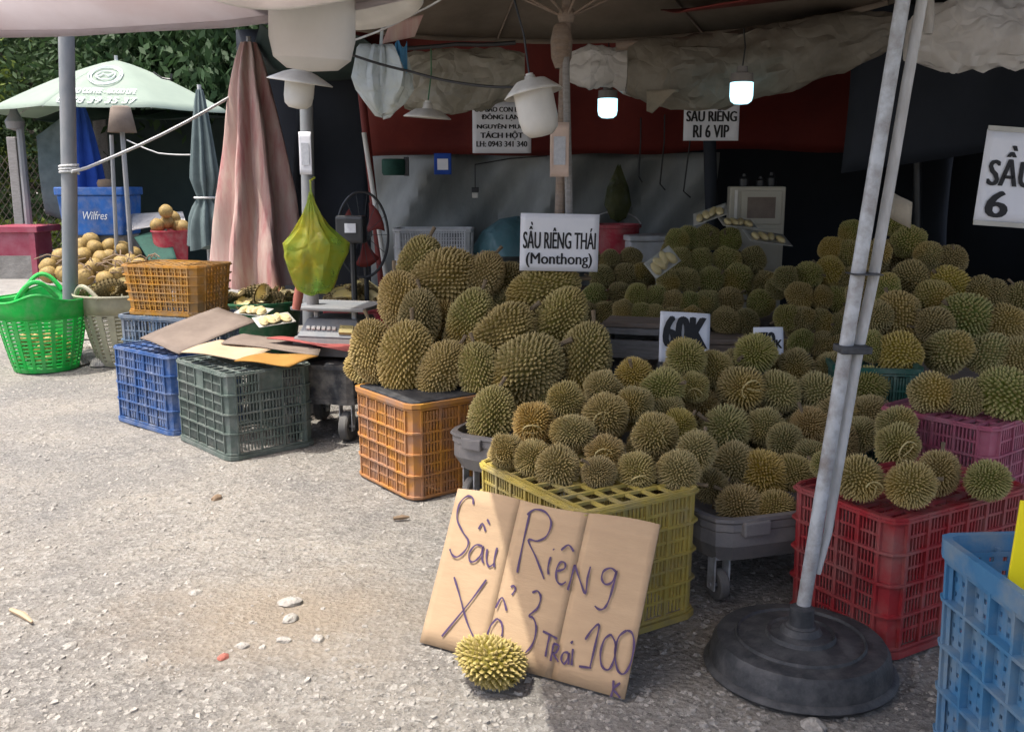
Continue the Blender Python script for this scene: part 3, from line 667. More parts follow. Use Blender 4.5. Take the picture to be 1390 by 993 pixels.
for s, x, z, w_, h_ in (('CÓ BAO CON BAO', -.02, .36, .88, .12), ('ĐÔNG LẠNH', .02, .2, .72, .14), ('NGUYÊN MUỐI', .0, .04, .84, .13), ('TÁCH HỘT', .0, -.15, .72, .17), ('LH: 0943 341 340', 0, -.32, .86, .11)):
    text(s, t, m['ink'], a * x, b * z, a * w_, b * h_, bold=.09)
t, a, b = paper('hanging_sign', 'white sign in a clear sleeve, large SẦU over a 6', 'sign', 1336, 180, 1462, 305, 3.3, m['white'], 0, ry=R(4))
text('SẦU', t, m['ink'], -a * .2, b * .12, a * .46, b * .44, bold=.05); text('6', t, m['ink'], -a * .3, -b * .3, a * .2, b * .29, bold=.12)
MB().box((0, -.003, b * .5 + .004), (a, .006, .016)).build('sleeve_edge', m['film'], t); MB().box((0, -.003, -b * .5 - .004), (a, .006, .016)).build('sleeve_edge', m['film'], t)
MB().tube([(0, 0, b * .5 + .01), (.02, 0, b * .5 + .75)], .003, 6).build('hanging_cord', m['rope'], t)
t, a, b = paper('price_paper', 'crumpled white price paper reading 60K stuck above small durians', 'price paper', 896, 424, 962, 492, 4.55, m['white'], R(4), R(-14), .05, ry=R(4))
text('60K', t, m['ink'], .0, b * .1, a * .84, b * .62, -.012, bold=.11)
t, a, b = paper('price_paper', 'small white price paper reading 70K half hidden by a green durian', 'price paper', 1024, 444, 1062, 482, 4.5, m['white'], R(4), R(-10), .06)
text('70', t, m['ink'], -a * .06, b * .02, a * .5, b * .6, -.012, bold=.1); text('K', t, m['ink'], a * .34, -b * .1, a * .2, b * .3, -.012, bold=.1)
MB().box((0, .01, -.22), (.02, .012, .3)).build('stake', m['wood'], t)
def payslip(label, u0, v0, u1, v1, Y, border, inner, ry=0):
    t, a, b = paper('payment_card', label, 'card', u0, v0, u1, v1, Y, border, ry=ry)
    MB().box((0, -.006, -b * .02), (a * .62, .003, b * .52)).build('inner_panel', inner, t)
PINKP = mat('pink_beige_card', (.6, .46, .38), .6); PALE = mat('grey_print', (.5, .52, .55), .6, (.38, .4, .44), 60)
payslip('beige bordered payment card taped to the centre post', 747, 166, 772, 240, 4.82, PINKP, PALE)
payslip('white payment card strapped to the post above the bag', 405, 179, 424, 237, 5.69, m['white'], PALE)
payslip('blue topped payment card hanging before the grey tarp', 589, 208, 613, 237, 7.7, m['bluefab'], m['white'])

# ------------------------------------------------------------------ cardboard placard
BL, BR, TL, TR = G(570, 872), G(848, 950), W(622, 664, 2.905), W(900, 712, 2.60)
BL.z = BR.z = .003
U = (BR - BL); Lw = U.length; U.normalize(); Tv = ((TL - BL) + (TR - BR)) / 2; Tv = (Tv - U * Tv.dot(U)); Lh = Tv.length; Tv.normalize(); Nn = U.cross(Tv)
pl = thing('cardboard_placard', 'brown cardboard placard with purple handwriting leaning on the yellow crate', 'placard', BL)
mw = M((U, Nn * -1, Tv)).transposed().to_4x4(); mw.translation = BL; pl.matrix_world = mw
sh = (TL - BL).dot(U) - 0
def cardfn(i, j):
    fold = -.006 * (1 - min(abs(i - .33), abs(i - .67)) / .04) if min(abs(i - .33), abs(i - .67)) < .04 else 0
    return ((i) * Lw + j * sh * .55, .004 * sin(i * 7 + j * 3) * j - fold, j * Lh * (1 + .012 * sin(i * 9)))
for k in range(3):
    mb = MB(); mb.grid(lambda i, j: cardfn(k / 3 + i * (1 / 3 - .002) + .001, j), 10, 10); mb.build('cardboard_panel', m['card'], pl, True, .006)
mb = MB()
for k in (1, 2): mb.tube([V(cardfn(k / 3, j / 8)) + V((0, .004, 0)) for j in range(9)], .0025, 5)
mb.build('fold', m['cardgrey'], pl)
inv = mw.inverted(); cp = V((0, 0, HC))
def onboard(zx, zy):
    q = W(550 + zx / 2.814, 640 + zy / 2.814, 2.6); d = q - cp; t_ = (BL - cp).dot(Nn) / d.dot(Nn); l = inv @ (cp + d * t_)
    return V((l.x, -.0085, l.z))
STROKES = [[(265, 125), (262, 100), (240, 95), (212, 125), (203, 180), (225, 230), (246, 265), (235, 300), (205, 325), (185, 318), (175, 295)],
  [(300, 285), (275, 280), (250, 310), (252, 340), (270, 342), (292, 320), (303, 285), (298, 330), (305, 350)], [(285, 220), (300, 198), (312, 228)], [(318, 182), (328, 202)],
  [(318, 295), (315, 335), (325, 362), (345, 350)], [(356, 290), (345, 335), (345, 365)],
  [(480, 160), (455, 270), (432, 385)], [(470, 165), (500, 145), (540, 155), (562, 195), (545, 245), (510, 265), (475, 262), (505, 330), (535, 410)],
  [(560, 325), (550, 365), (552, 392)], [(570, 295), (573, 299)], [(585, 380), (612, 370), (615, 350), (598, 345), (582, 375), (583, 415), (600, 430), (618, 420)], [(600, 300), (628, 280), (648, 305)],
  [(652, 355), (640, 400), (625, 452)], [(652, 355), (670, 410), (692, 465), (700, 410), (712, 362)],
  [(812, 385), (790, 368), (762, 380), (755, 410), (770, 430), (795, 420), (812, 380), (800, 430), (782, 490), (765, 520), (745, 525), (728, 512)],
  [(192, 402), (215, 480), (240, 570), (272, 642)], [(315, 412), (250, 500), (145, 628)],
  [(355, 560), (330, 590), (318, 635), (330, 668), (355, 665), (375, 620), (372, 575), (355, 560)], [(350, 520), (375, 480), (392, 530)], [(408, 440), (420, 435), (425, 450), (412, 470)],
  [(490, 462), (510, 455), (522, 480), (510, 520), (478, 548), (495, 560), (505, 600), (492, 655), (465, 688), (447, 682)],
  [(530, 608), (565, 625), (585, 638)], [(558, 620), (548, 660), (540, 705)], [(572, 655), (565, 690), (560, 722)], [(572, 655), (592, 665), (580, 690), (568, 690), (590, 725)],
  [(628, 690), (610, 690), (600, 715), (612, 732), (626, 710), (630, 690), (628, 735)], [(645, 675), (642, 705), (640, 738)], [(637, 655), (645, 645)],
  [(692, 640), (720, 600), (745, 585), (730, 660), (710, 745)], [(668, 742), (715, 748)],
  [(790, 620), (765, 640), (750, 690), (755, 740), (780, 755), (800, 720), (808, 660), (790, 620)], [(850, 605), (820, 630), (805, 690), (815, 755), (840, 770), (865, 730), (878, 660), (870, 615), (850, 605)],
  [(800, 795), (797, 830), (790, 858)], [(825, 805), (800, 828), (812, 845), (825, 862)]]
mb = MB()
for s in STROKES:
    P = [onboard(*q) for q in s]; out = []
    for i in range(len(P) - 1):
        p0, p1, p2, p3 = P[max(i - 1, 0)], P[i], P[i + 1], P[min(i + 2, len(P) - 1)]
        for k in range(5):
            t_ = k / 5; out.append(.5 * (2 * p1 + (p2 - p0) * t_ + (2 * p0 - 5 * p1 + 4 * p2 - p3) * t_ ** 2 + (3 * p1 - p0 - 3 * p2 + p3) * t_ ** 3))
    out.append(P[-1]); n0 = len(mb.v)
    for i, q in enumerate(out):
        d = (out[min(i + 1, len(out) - 1)] - out[max(i - 1, 0)]); d.y = 0; d = d.normalized() if d.length > 1e-9 else V((1, 0, 0))
        nn = V((-d.z, 0, d.x)) * (.0029 * (1 + .25 * sin(i * .9)))
        mb.v += [q + nn, q - nn]
    for i in range(len(out) - 1): mb.f.append([n0 + 2 * i, n0 + 2 * i + 1, n0 + 2 * i + 3, n0 + 2 * i + 2])
mb.build('handwriting', m['purple'], pl)

# ------------------------------------------------------------------ umbrella foot with leaning poles, and its canopy
def canopy(root, R_, zr, zt, n, mt, rot=0, sag=.05, rib=None, hubz=None, valance=.0, cx=0, cy=0):
    mb = MB(); nr, na = 8, n * 6
    def pt(i, j):
        a = rot + 2 * pi * j; q = (j * n) % 1; mdl = sin(pi * q)
        rr = R_ * i * (1 - (1 - cos(pi / n)) * mdl * .85)
        z = zt + (zr - zt) * (i ** 1.25) - sag * mdl * i * (1 - .35 * i)
        return (cx + rr * cos(a), cy + rr * sin(a), z)
    mb.grid(lambda i, j: pt(max(i, .01), j), nr, na)
    if valance:
        mb.grid(lambda i, j: V(pt(1, j)) + V((0, 0, -valance * i * (1 + .1 * sin(j * 90)))), 2, na)
    c = mb.build('canopy', mt, root, True, .003)
    if rib:
        hz = hubz if hubz else zr
        for k in range(n):
            a = rot + 2 * pi * k / n
            pts = [V((cx + R_ * i * cos(a), cy + R_ * i * sin(a), zt + (zr - zt) * i ** 1.25 - .012)) for i in (.02, .25, .5, .75, 1)]
            MB().tube(pts, .007, 6).build('rib', rib, root)
            MB().tube([V((cx, cy, hz)) + V((.03 * cos(a), .03 * sin(a), 0)), pts[2]], .006, 6).build('strut', rib, root)
        MB().lathe([(.0, hz - .04), (.035, hz - .035), (.045, hz), (.035, hz + .03), (0, hz + .035)], 12, (cx, cy, 0)).build('hub', rib, root, True)
    return c
fb = G(1088, 913)
uf = thing('market_umbrella', 'market umbrella on leaning pole with round black rubber foot', 'umbrella', (fb.x, fb.y + .03, 0))
MB().lathe([(0, .002), (.268, .002), (.275, .012), (.268, .022), (.258, .026), (.250, .075), (.238, .093), (.215, .097), (.185, .096), (.181, .104), (.176, .097), (.10, .105), (.095, .117), (.085, .112), (.06, .118), (.05, .135), (.042, .135), (.036, .14), (.034, .19), (.026, .195), (0, .195)], 56).build('foot', m['rubber'], uf, True)
f0 = V((fb.x, fb.y + .03, 0)); pa = V((.0, .01, .12)); pt_ = W(1227, -8, f0.y + .02) - f0
dirA = (pt_ - pa).normalized(); topA = pa + dirA * 2.75
MB().tube([pa, pa + dirA * .7, pa + dirA * 1.4, topA], [.0205, .02, .0195, .019], 14).build('pole', m['steel'], uf, True)
BP = [(1110, 778, .02), (1124, 722, .03), (1137, 640, .034), (1148, 575, .034), (1165, 475, .03), (1186, 375, .03), (1208, 250, .03), (1230, 120, .03), (1253, -8, .03)]
bp_ = [W(u, v, f0.y + dy) - f0 for u, v, dy in BP]; bp_.append(bp_[-1] + (bp_[-1] - bp_[-3]).normalized() * .7)
MB().tube(bp_, [.009, .012, .014, .0145, .015, .015, .0148, .0145, .014, .014], 12).build('brace_pole', m['bamboo'], uf, True)
def clamp(px_, name, mt, r, hgt):
    q = W(px_[0], px_[1], f0.y + .0) - f0; mb = MB()
    mb.box(q + V((.022, .01, 0)), (r, .075, hgt)); return mb.build(name, mt, uf, bevel=.003)
clamp((1148, 474), 'clamp', m['rubber'], .085, .02); clamp((1164, 372), 'wire_tie', m['rubber'], .08, .004)
q = W(1216, 277, f0.y + .05) - f0
MB().grid(lambda i, j: q + V((-.02 + .055 * i, -.015 + .01 * sin(i * 5), .035 - .07 * j - .03 * i)), 4, 3).build('tape_flap', m['canvas'], uf, True, .002)
canopy(uf, 1.86, 2.36, 2.84, 8, m['brownfab'], rot=R(22), sag=.05, rib=m['steel'], hubz=2.45, cx=topA.x * .85, cy=topA.y)

# centre-post umbrella with brown canopy
cp0 = W(760, 290, 4.95)
up = thing('market_umbrella', 'brown canopy umbrella on the wooden centre post with splayed struts', 'umbrella', (cp0.x, 4.95, 0))
htop = W(769, 10, 4.95) - V((cp0.x, 4.95, 0))
MB().tube([(-.02, 0, 0), (0, 0, cp0.z), (htop.x, 0, htop.z), (htop.x + .02, 0, 2.72)], [.028, .027, .025, .02], 10).build('post', m['wood'], up, True)
MB().tube([(.05, -.03, .35), (.045, -.03, cp0.z), (.02, -.03, 2.0)], [.022, .02, .018], 9).build('lashed_pole', m['greywood'], up, True)
MB().lathe([(.03, 1.95), (.05, 2.0), (.055, 2.08), (.04, 2.15), (.03, 2.16)], 12).build('lashing', m['wood'], up, True)
canopy(up, 1.75, 2.34, 2.78, 8, m['brownfab'], rot=R(12), sag=.04, rib=m['wood'], hubz=2.2, cx=htop.x, valance=.03)

# pale pink umbrella overhead at the left
pk = thing('market_umbrella', 'faded pale pink umbrella with sunlit scalloped rim', 'umbrella', (-.98, .62, 0))
MB().tube([(0, 0, 0), (0, 0, 2.1)], .02, 10).build('pole', m['steel'], pk)
canopy(pk, 1.16, 1.662, 2.02, 24, m['pinkfab'], rot=R(4), sag=.0, rib=None, valance=.012)
MB().lathe([(0, .0), (.2, .0), (.2, .06), (.04, .08), (0, .08)], 24).build('foot', m['rubber'], pk)

# ------------------------------------------------------------------ lamps
def lamp(label, p, r, bulb_r, bulb_h, tilt=(0, 0), cord=.4, lit=False, shade=True, wavy=0, dish=.32, cord_mat='black', bulb=True, group=None):
    t = thing('hanging_lamp', label, 'lamp', p, 0, group); t.rotation_euler = (tilt[0], tilt[1], 0)
    if shade:
        def fn(rr, z, a, i): return rr * (1 + wavy * .06 * cos(2 * a)), z + wavy * .13 * rr * cos(2 * a + .5) 
        MB().lathe([(r * .16, r * .62), (r * .2, r * .42), (r * .24, r * .36), (r * .52, dish * r * .8), (r * .88, dish * r * .22), (r, 0)], 36, fn=fn).build('lamp_shade', m['lampwhite'], t, True, .004)
        MB().lathe([(0, r * .72), (r * .13, r * .7), (r * .16, r * .42), (r * .16, r * .1), (0, r * .1)], 16).build('socket', m['whiteplastic'], t, True)
    else:
        MB().lathe([(0, bulb_h * .75), (bulb_r * .45, bulb_h * .72), (bulb_r * .5, bulb_h * .45), (bulb_r * .95, bulb_h * .4), (bulb_r, 0)], 20).build('socket', m['greyP'], t, True)
    if bulb:
        z0 = r * .2 if shade else 0
        MB().lathe([(bulb_r * .9, z0), (bulb_r, z0 - .02 * bulb_h), (bulb_r, z0 - bulb_h * .62), (bulb_r * .9, z0 - bulb_h * .85), (bulb_r * .6, z0 - bulb_h * .97), (.0, z0 - bulb_h)], 24).build('bulb', m['lit'] if lit else m['whiteplastic'], t, True)
    zt = r * .7 if shade else bulb_h * .7
    MB().tube([(0, 0, zt), (.01, 0, zt + cord * .5), (0, .01, zt + cord)], .004, 6).build('cord', m[cord_mat], t)
    return t
q = W(424, 8, 1.5); lamp('large white bulb under a wavy pale dish hung from the pink umbrella', q, .155, .064, .125, (R(4), R(3)), .25, wavy=1)
q = W(407, 112, 4.6); lamp('small white bulb in a grey tin dish above the payment card', q, .15, .068, .15, (R(4), R(8)), .35)
q = W(580, 160, 5.6); lamp('white bell shaped lamp on a green cord before the red tarp', q, .135, .05, .06, (R(2), R(4)), .3, cord_mat='tubgreen', bulb=False, dish=.4)
q = W(724, 128, 3.9); lamp('white bulb in a grey cone shade tied to the centre post', q, .115, .078, .19, (R(-4), R(-12)), .3, dish=.55)
q = W(825, 134, 6.2); lamp('lit bluish white bulb with a grey cap before the red tarp', q, .06, .062, .12, cord=.25, lit=True, shade=False)
q = W(1007, 112, 5.35); lamp('lit bluish white bulb above the RI 6 VIP sign', q, .06, .062, .115, cord=.2, lit=True, shade=False)

# ------------------------------------------------------------------ stall shell: tarps, roof, rolls
def tarp(name, label, cat, P, mt, wr=.04, sc_=1.2, nu=24, nv=16, seed=0, th=.006, fold=0):
    P = [V(p) for p in P]; nrm = (P[1] - P[0]).cross(P[3] - P[0]).normalized()
    def fn(i, j):
        q = P[0].lerp(P[1], i).lerp(P[3].lerp(P[2], i), j)
        return q + nrm * (wr * NZ.noise(q * sc_ + V((seed, 0, 0))) * 2 + fold * (sin(i * 15 + j * 7 + 2 * sin(j * 4)) + .5 * sin(i * 33 - 12 * j)))
    return tag(MB().grid(fn, nu, nv).build(name, mt, None, True, th), label, cat, kind='thing')
tarp('tarp_wall', 'grey plastic tarp wall closing the stall behind the crates', 'tarp', [(-1.25, 8.45, 0), (1.75, 8.45, 0), (1.75, 8.45, 1.64), (-1.25, 8.45, 1.64)], m['greytarp'], .05, 1.5, 40, 24, 1, fold=.13)
tarp('tarp_wall', 'red tarp band under the roof behind the hanging lamps', 'tarp', [(-1.2, 8.2, 1.6), (3.0, 8.2, 1.66), (3.0, 7.6, 2.62), (-1.2, 7.6, 2.62)], m['redtarp'], .05, 1.5, 40, 14, 2)
tarp('tarp_wall', 'dark navy tarp at the back of the stall', 'tarp', [(-2.6, 9.4, 0), (5.4, 9.4, 0), (5.4, 9.4, 2.8), (-2.6, 9.4, 2.8)], m['navytarp'], .06, 1, 40, 16, 3)
tarp('tarp_wall', 'dark tarp side wall of the stall beyond the tall heap', 'tarp', [(4.2, 4.4, 0), (4.2, 9.4, 0), (4.2, 9.4, 2.8), (4.2, 4.4, 2.5)], m['navytarp'], .06, 1, 24, 16, 4)
tarp('tarp_wall', 'dim olive tarp flap hanging under the white plastic roll', 'tarp', [(2.2, 6.5, 1.45), (4.1, 6.5, 1.75), (4.1, 6.4, 2.5), (2.2, 6.4, 2.5)], m['navytarp'], .05, 1.5, 24, 10, 14)
tarp('tarp_awning', 'dark tarp roof stretched over the back of the stall', 'awning', [(-2.6, 5.9, 2.46), (4.3, 5.5, 2.50), (5.4, 9.5, 2.85), (-2.6, 9.5, 2.85)], m['navytarp'], .04, .8, 30, 24, 5)
tarp('tarp_awning', 'red brown canvas strip along the roof front', 'awning', [(.9, 5.2, 2.30), (4.5, 4.0, 2.52), (4.5, 5.6, 2.56), (.9, 6.1, 2.42)], m['redtarp'], .03, 1, 24, 10, 6)
tarp('tarp_awning', 'olive canvas awning over the tall durian heap', 'awning', [(1.2, 3.6, 2.62), (4.6, 3.0, 2.70), (4.6, 4.9, 2.48), (1.2, 5.1, 2.42)], m['brownfab'], .03, 1, 24, 10, 7)
def roll(name, label, path, rad, mt, seed, flat=.75, rough=.35, crump=1.6):
    mb = MB(); n = 36; K = 110; pts = [V(p) for p in path]
    def at(t_):
        f = t_ * (len(pts) - 1); i = min(int(f), len(pts) - 2); return pts[i].lerp(pts[i + 1], f - i)
    base = 0
    for k in range(K + 1):
        t_ = k / K; c = at(t_); rr = rad[0] + (rad[1] - rad[0]) * t_ if len(rad) == 2 else (lambda f: rad[min(int(f), len(rad) - 2)] * (1 - (f - min(int(f), len(rad) - 2))) + rad[min(int(f), len(rad) - 2) + 1] * (f - min(int(f), len(rad) - 2)))(t_ * (len(rad) - 1))
        for j in range(n):
            a = 2 * pi * j / n; wv = 1 + rough * .7 * NZ.noise(V((c.x * 3, sin(a) + c.x, seed + cos(a)))) + rough * 1.1 * (.4 - abs(NZ.noise(V((c.x * (crump * .9) + seed, cos(a) * 2.4 + c.x * crump * .7, sin(a) * 2.4 - c.x * crump * .6))))) + rough * .35 * (.4 - abs(NZ.noise(V((c.x * crump * 2.4, cos(a) * 4.5 + c.x * crump, sin(a) * 4.5 + seed)))))
            mb.v.append(c + V((0, cos(a) * rr * flat * wv, sin(a) * rr * wv)))
    for k in range(K):
        for j in range(n):
            j2 = (j + 1) % n; mb.f.append([k * n + j, k * n + j2, (k + 1) * n + j2, (k + 1) * n + j])
    mb.f.append(list(range(n))); mb.f.append([K * n + j for j in range(n)][::-1])
    return tag(mb.build(name, mt, None, True), label, 'tarp roll')
roll('tarp_roll', 'crumpled clear plastic sheet rolled up under the roof edge', [W(548, 112, 5.95), W(600, 110, 5.95), W(660, 108, 5.95), W(712, 96, 5.95)], [.13, .17, .16, .09], m['clearroll'], 1, crump=4)
roll('tarp_roll', 'white crumpled sheet gathered beside the centre post', [W(768, 92, 5.9), W(800, 92, 5.85), W(832, 92, 5.85), W(858, 95, 5.85)], [.07, .12, .10, .14], m['clearwhite'], 2, crump=5)
roll('tarp_roll', 'brown canvas rolled up in a long sagging bundle', [W(850, 92, 5.8), W(910, 102, 5.75), W(990, 94, 5.7), W(1080, 75, 5.6), W(1160, 55, 5.5), W(1212, 42, 5.45)], [.13, .18, .19, .17, .13, .09], m['canvasroll'], 3, rough=.32, crump=2.4)
roll('tarp_roll', 'white translucent plastic gathered along the roof edge beside the leaning poles', [W(1235, 55, 4.6), W(1290, 48, 4.55), W(1350, 45, 4.5), W(1450, 40, 4.45)], [.08, .14, .13, .15], m['clearwhite'], 4, rough=.5, crump=4)
pc = [W(836, 62, 5.75), W(960, 56, 5.7), W(1120, 44, 5.6), W(1200, 30, 5.5)]
tag(MB().tube(pc, .03, 10).build('roof_beam', m['wood'], None, True), 'bamboo beam that the brown canvas is rolled on', 'beam', kind='thing')
tag(MB().grid(lambda i, j: W(878 + 44 * i, 122 + j * 34 * max(.08, 1 - abs(i - .12) * 1.25), 5.53 + .02 * sin(i * 6)), 6, 5).build('canvas_flap', m['canvas'], None, True, .004), 'torn canvas flap dangling below the rolled brown canvas', 'flap')
tag(MB().grid(lambda i, j: W(530 + 45 * i - 12 * j, 30 + 30 * j - 10 * i, 4.8), 6, 5).build('canvas_flap', m['pinkclosed'], None, True, .004), 'dull mauve canvas corner hanging beside the large white bulb', 'flap')
# posts
def post(name, label, a, b, r, mt, Y, zb=0, n=10):
    A, B = W(a[0], a[1], Y), W(b[0], b[1], Y); d = (A - B) / (A.z - B.z); bot = B + d * (zb - B.z)
    return tag(MB().tube([bot, (A + bot) / 2 + V((.008, 0, 0)), A], r, n).build(name, mt, None, True), label, 'post')
post('steel_post', 'thick grey steel post between the green basket and beige basket', (89, 0), (95, 405), .058, m['greypole'], 7.35)
post('steel_post', 'thin grey post behind the yellow green bag', (414, 40), (417, 300), .038, m['greypole'], 5.75)
post('stall_post', 'red painted post at the edge of the grey tarp', (488, 100), (512, 330), .03, m['redtarp'], 7.5)
post('stall_post', 'white pipe beside the red painted post', (494, 180), (516, 330), .018, m['whiteplastic'], 7.4)
post('stall_post', 'slender dark post beside the tall heap', (1244, 60), (1244, 330), .03, m['black'], 6.9)
post('stall_post', 'dark timber post below the RI 6 VIP sign', (962, 150), (966, 340), .05, m['navytarp'], 7.4)
post('stall_post', 'pale stub of bamboo hanging by the white plastic', (1262, 0), (1258, 85), .018, m['bamboo'], 4.3, 2.02)
def wire(label, pts, r, mt, name='cable', cat='cable'):
    P = [W(*p) for p in pts]; out = []
    for i in range(len(P) - 1):
        for k in range(6):
            t_ = k / 6; out.append(P[i].lerp(P[i + 1], t_) - V((0, 0, .04 * sin(pi * t_) * (P[i] - P[i + 1]).length * .5)))
    out.append(P[-1]); return tag(MB().tube(out, r, 6).build(name, mt), label, cat)
wire('black cable drooping across the white bag and lamps', [(470, 72, 4.4), (560, 98, 4.4), (640, 115, 4.3), (705, 118, 4.2)], .006, m['black'])
wire('thin wire slanting up beside the large white bulb', [(480, 55, 4.6), (560, 20, 4.4), (610, -8, 4.3)], .005, m['steel'])
wire('dark iron rod running under the roof front', [(500, 66, 5.6), (620, 60, 5.6), (700, 58, 5.6)], .012, m['black'], 'iron_rod', 'rod')
rp = wire('white rope tied from the steel post to the closed pink umbrella', [(97, 233, 7.28), (120, 227, 7.4), (310, 133, 8.4)], .012, m['rope'], 'rope', 'rope')
k = W(94, 232, 7.35); tag(MB().tube([(k.x + .066 * cos(a), k.y + .066 * sin(a), k.z + .02 * a / 6 - .02) for a in [i * .5 for i in range(40)]], .009, 6).build('rope_knot', m['rope']), 'white rope wound round the thick grey post', 'rope')
wire('thin pale wire sagging before the dark green tarp', [(172, 190, 11.5), (215, 208, 11.5), (262, 210, 11.5)], .008, m['rope'])
wire('black wire hanging over the mint umbrella', [(208, 98, 10.3), (220, 106, 10.3), (232, 108, 10.3), (233, 100, 10.3)], .01, m['black'])

# ------------------------------------------------------------------ bags
def bag(name, label, top, bot, halfw, Y, mt, seed, prof, extra=None, flat=.55, amp=1.0):
    a, b = W(*top, Y), W(*bot, Y); H = a.z - b.z; mb = MB(); hw = PX(halfw, Y, 1.4)
    def fn(r, z, an, i):
        q = 1 + amp * .2 * (abs(((an * 4 / pi + seed * .3 + z * 2) % 2) - 1) - .5) + amp * .1 * (abs(((an * 7 / pi + seed - z * 5) % 2) - 1) - .5) + .16 * NZ.noise(V((cos(an) * 1.5, sin(an) * 1.5, z * 5 + seed))) * 2 + .13 * abs(sin(an * 4.5 + seed)) * (z / H) + .16 * cos(11 * an + seed) * (z / H) * amp
        return r * q * (1 if abs(cos(an)) > .99 else (cos(an) ** 2 + (sin(an) * flat) ** 2) ** .5), z + .02 * NZ.noise(V((an, z * 8, seed)))
    mb.lathe([(max(r, .01) * hw, z * H) for r, z in prof], 40, fn=fn)
    t = thing(name, label, 'bag', (b.x + (a.x - b.x) * .3, Y, b.z)); mb.build('bag_body', mt, t, True, .002)
    return t, H, hw
m['bagyg'] = film('yellow_green_film', (.55, .47, .03), (.12, .4, .07), .55, 7, .4); m['bagolive'] = film('olive_film', (.12, .12, .03), (.06, .09, .03), .5, 9)
t, H, hw = bag('plastic_bag', 'yellow green plastic bag hanging above the weighing scale', (428, 262), (425, 398), 43, 5.0, m['bagyg'], 3, [(.02, 0), (.42, .0), (.62, .03), (.74, .12), (.82, .25), (.92, .4), (.95, .5), (.72, .57), (.42, .68), (.26, .8), (.12, .9), (.05, 1.0)])
for s, c in ((-.75, 'bagyg'), (.45, 'tubgreen')):
    MB().grid(lambda i, j: (s * hw * (.3 + .75 * i), -.01 + .03 * sin(j * 3), H * (.55 + .17 * (1 - i) * 1.6 - .14 * j * (1 - .3 * i))), 5, 5).build('bag_corner', m[c], t, True, .002)
MB().tube([(0, 0, H * .97), (-.01, .04, H * 1.12), (-.02, .2, H * 1.15)], .006, 6).build('handle', m['bagyg'], t)
t, H, hw = bag('plastic_bag', 'crumpled white plastic bag hanging under the roof beside the bulb', (520, 62), (518, 160), 38, 4.7, m['bagwhite'], 8.6, [(.02, 0), (.3, .03), (.62, .2), (.95, .42), (1.0, .58), (.85, .78), (.7, .95), (.6, 1.0)], amp=1.8)
MB().tube([(0, 0, H), (.02, .02, H + .2)], .008, 6).build('handle', m['bagwhite'], t)
MB().grid(lambda i, j: (hw * (.55 + .4 * i), -.06 + .02 * sin(9 * i), H * (1 - .35 * j) + .02 * sin(7 * i + 5 * j)), 6, 6).build('blue_corner', m['bagblue'], t, True, .002)
bag('plastic_bag', 'dim olive plastic bag hanging behind the Thai durian sign', (842, 225), (838, 300), 18, 7.6, m['bagolive'], 5, [(.02, 0), (.6, .05), (1, .3), (.7, .6), (.3, .85), (.1, 1)])

q = W(427, 372, 5.0)
for k, (dx, dz, rr2) in enumerate(((-.06, 0, .055), (.06, .01, .05), (0, .07, .05))):
    tag(MB().lathe([(0, -rr2), (rr2 * .7, -rr2 * .75), (rr2, 0), (rr2 * .75, rr2 * .7), (0, rr2)], 14, (q.x + dx, 5.0, q.z + dz)).build('fruit_lump', m['coconut'], None, True), 'brownish fruit lump inside the yellow green bag', 'fruit', 'fruit inside the bag')
# ------------------------------------------------------------------ weighing scale on the black crate cart
sx_ = W(440, 468, 5.25)
t = thing('cart', 'black crate cart with a rubber wheel beside the grey green crate', 'cart', (-1.02, 5.34, 0), R(-12))
mb = MB(); ring(mb, .46, .5, .05, .24, .40, .0, .012); ring(mb, .46, .5, .05, .40, .425, .012, .012); ring(mb, .46, .5, .05, .21, .24, .008, .02); mb.build('tray_wall', m['blackP'], t)
MB().box((0, 0, .225), (.4, .44, .02)).build('tray_floor', m['blackP'], t); MB().box((0, 0, .418), (.42, .46, .012)).build('tray_top', m['blackP'], t)
for sx in (-1, 1):
    for sy in (-1, 1): caster(t, sx * .16, sy * .2, .082, .05, .205)
sz = .445
t = thing('weighing_scale', 'grey digital weighing scale with steel pan and black display', 'scale', (-.98, 5.40, sz), R(-14)); t.scale = (1.15, 1.15, 1.75)
MB().hexa([(-.2, -.16, 0), (.2, -.16, 0), (.2, .16, 0), (-.2, .16, 0), (-.18, -.14, .06), (.18, -.14, .06), (.18, .14, .06), (-.18, .14, .06)]).build('base', m['greyP'], t, bevel=.006)
MB().hexa([(-.165, -.145, .06), (.165, -.145, .06), (.165, .13, .06), (-.165, .13, .06), (-.13, -.09, .115), (.13, -.09, .115), (.13, .12, .115), (-.13, .12, .115)]).build('housing', m['greypole'], t, bevel=.005)
MB().box((.09, -.128, .085), (.07, .012, .03), M.Rotation(R(-45), 3, 'X')).build('label_plate', m['yellowP'], t)
mb = MB()
for i in range(6): mb.box((-.11 + .027 * i, -.125, .088), (.018, .006, .012), M.Rotation(R(-45), 3, 'X'))
mb.build('keypad', m['lampwhite'], t)
MB().box((0, .0, .15), (.38, .30, .012)).build('weighing_pan', m['greypole'], t, bevel=.004)
for sx in (-1, 1): MB().tube([(sx * .1, -.05, .11), (sx * .1, -.05, .146)], .014, 8).build('pan_support', m['steel'], t)
MB().tube([(.0, .19, .02), (.0, .19, .36)], .016, 8).build('display_pole', m['black'], t)
MB().box((.0, .175, .39), (.15, .06, .09)).build('display_head', m['black'], t, bevel=.01)
MB().box((.01, .142, .395), (.06, .006, .03)).build('display_screen', PALE, t)
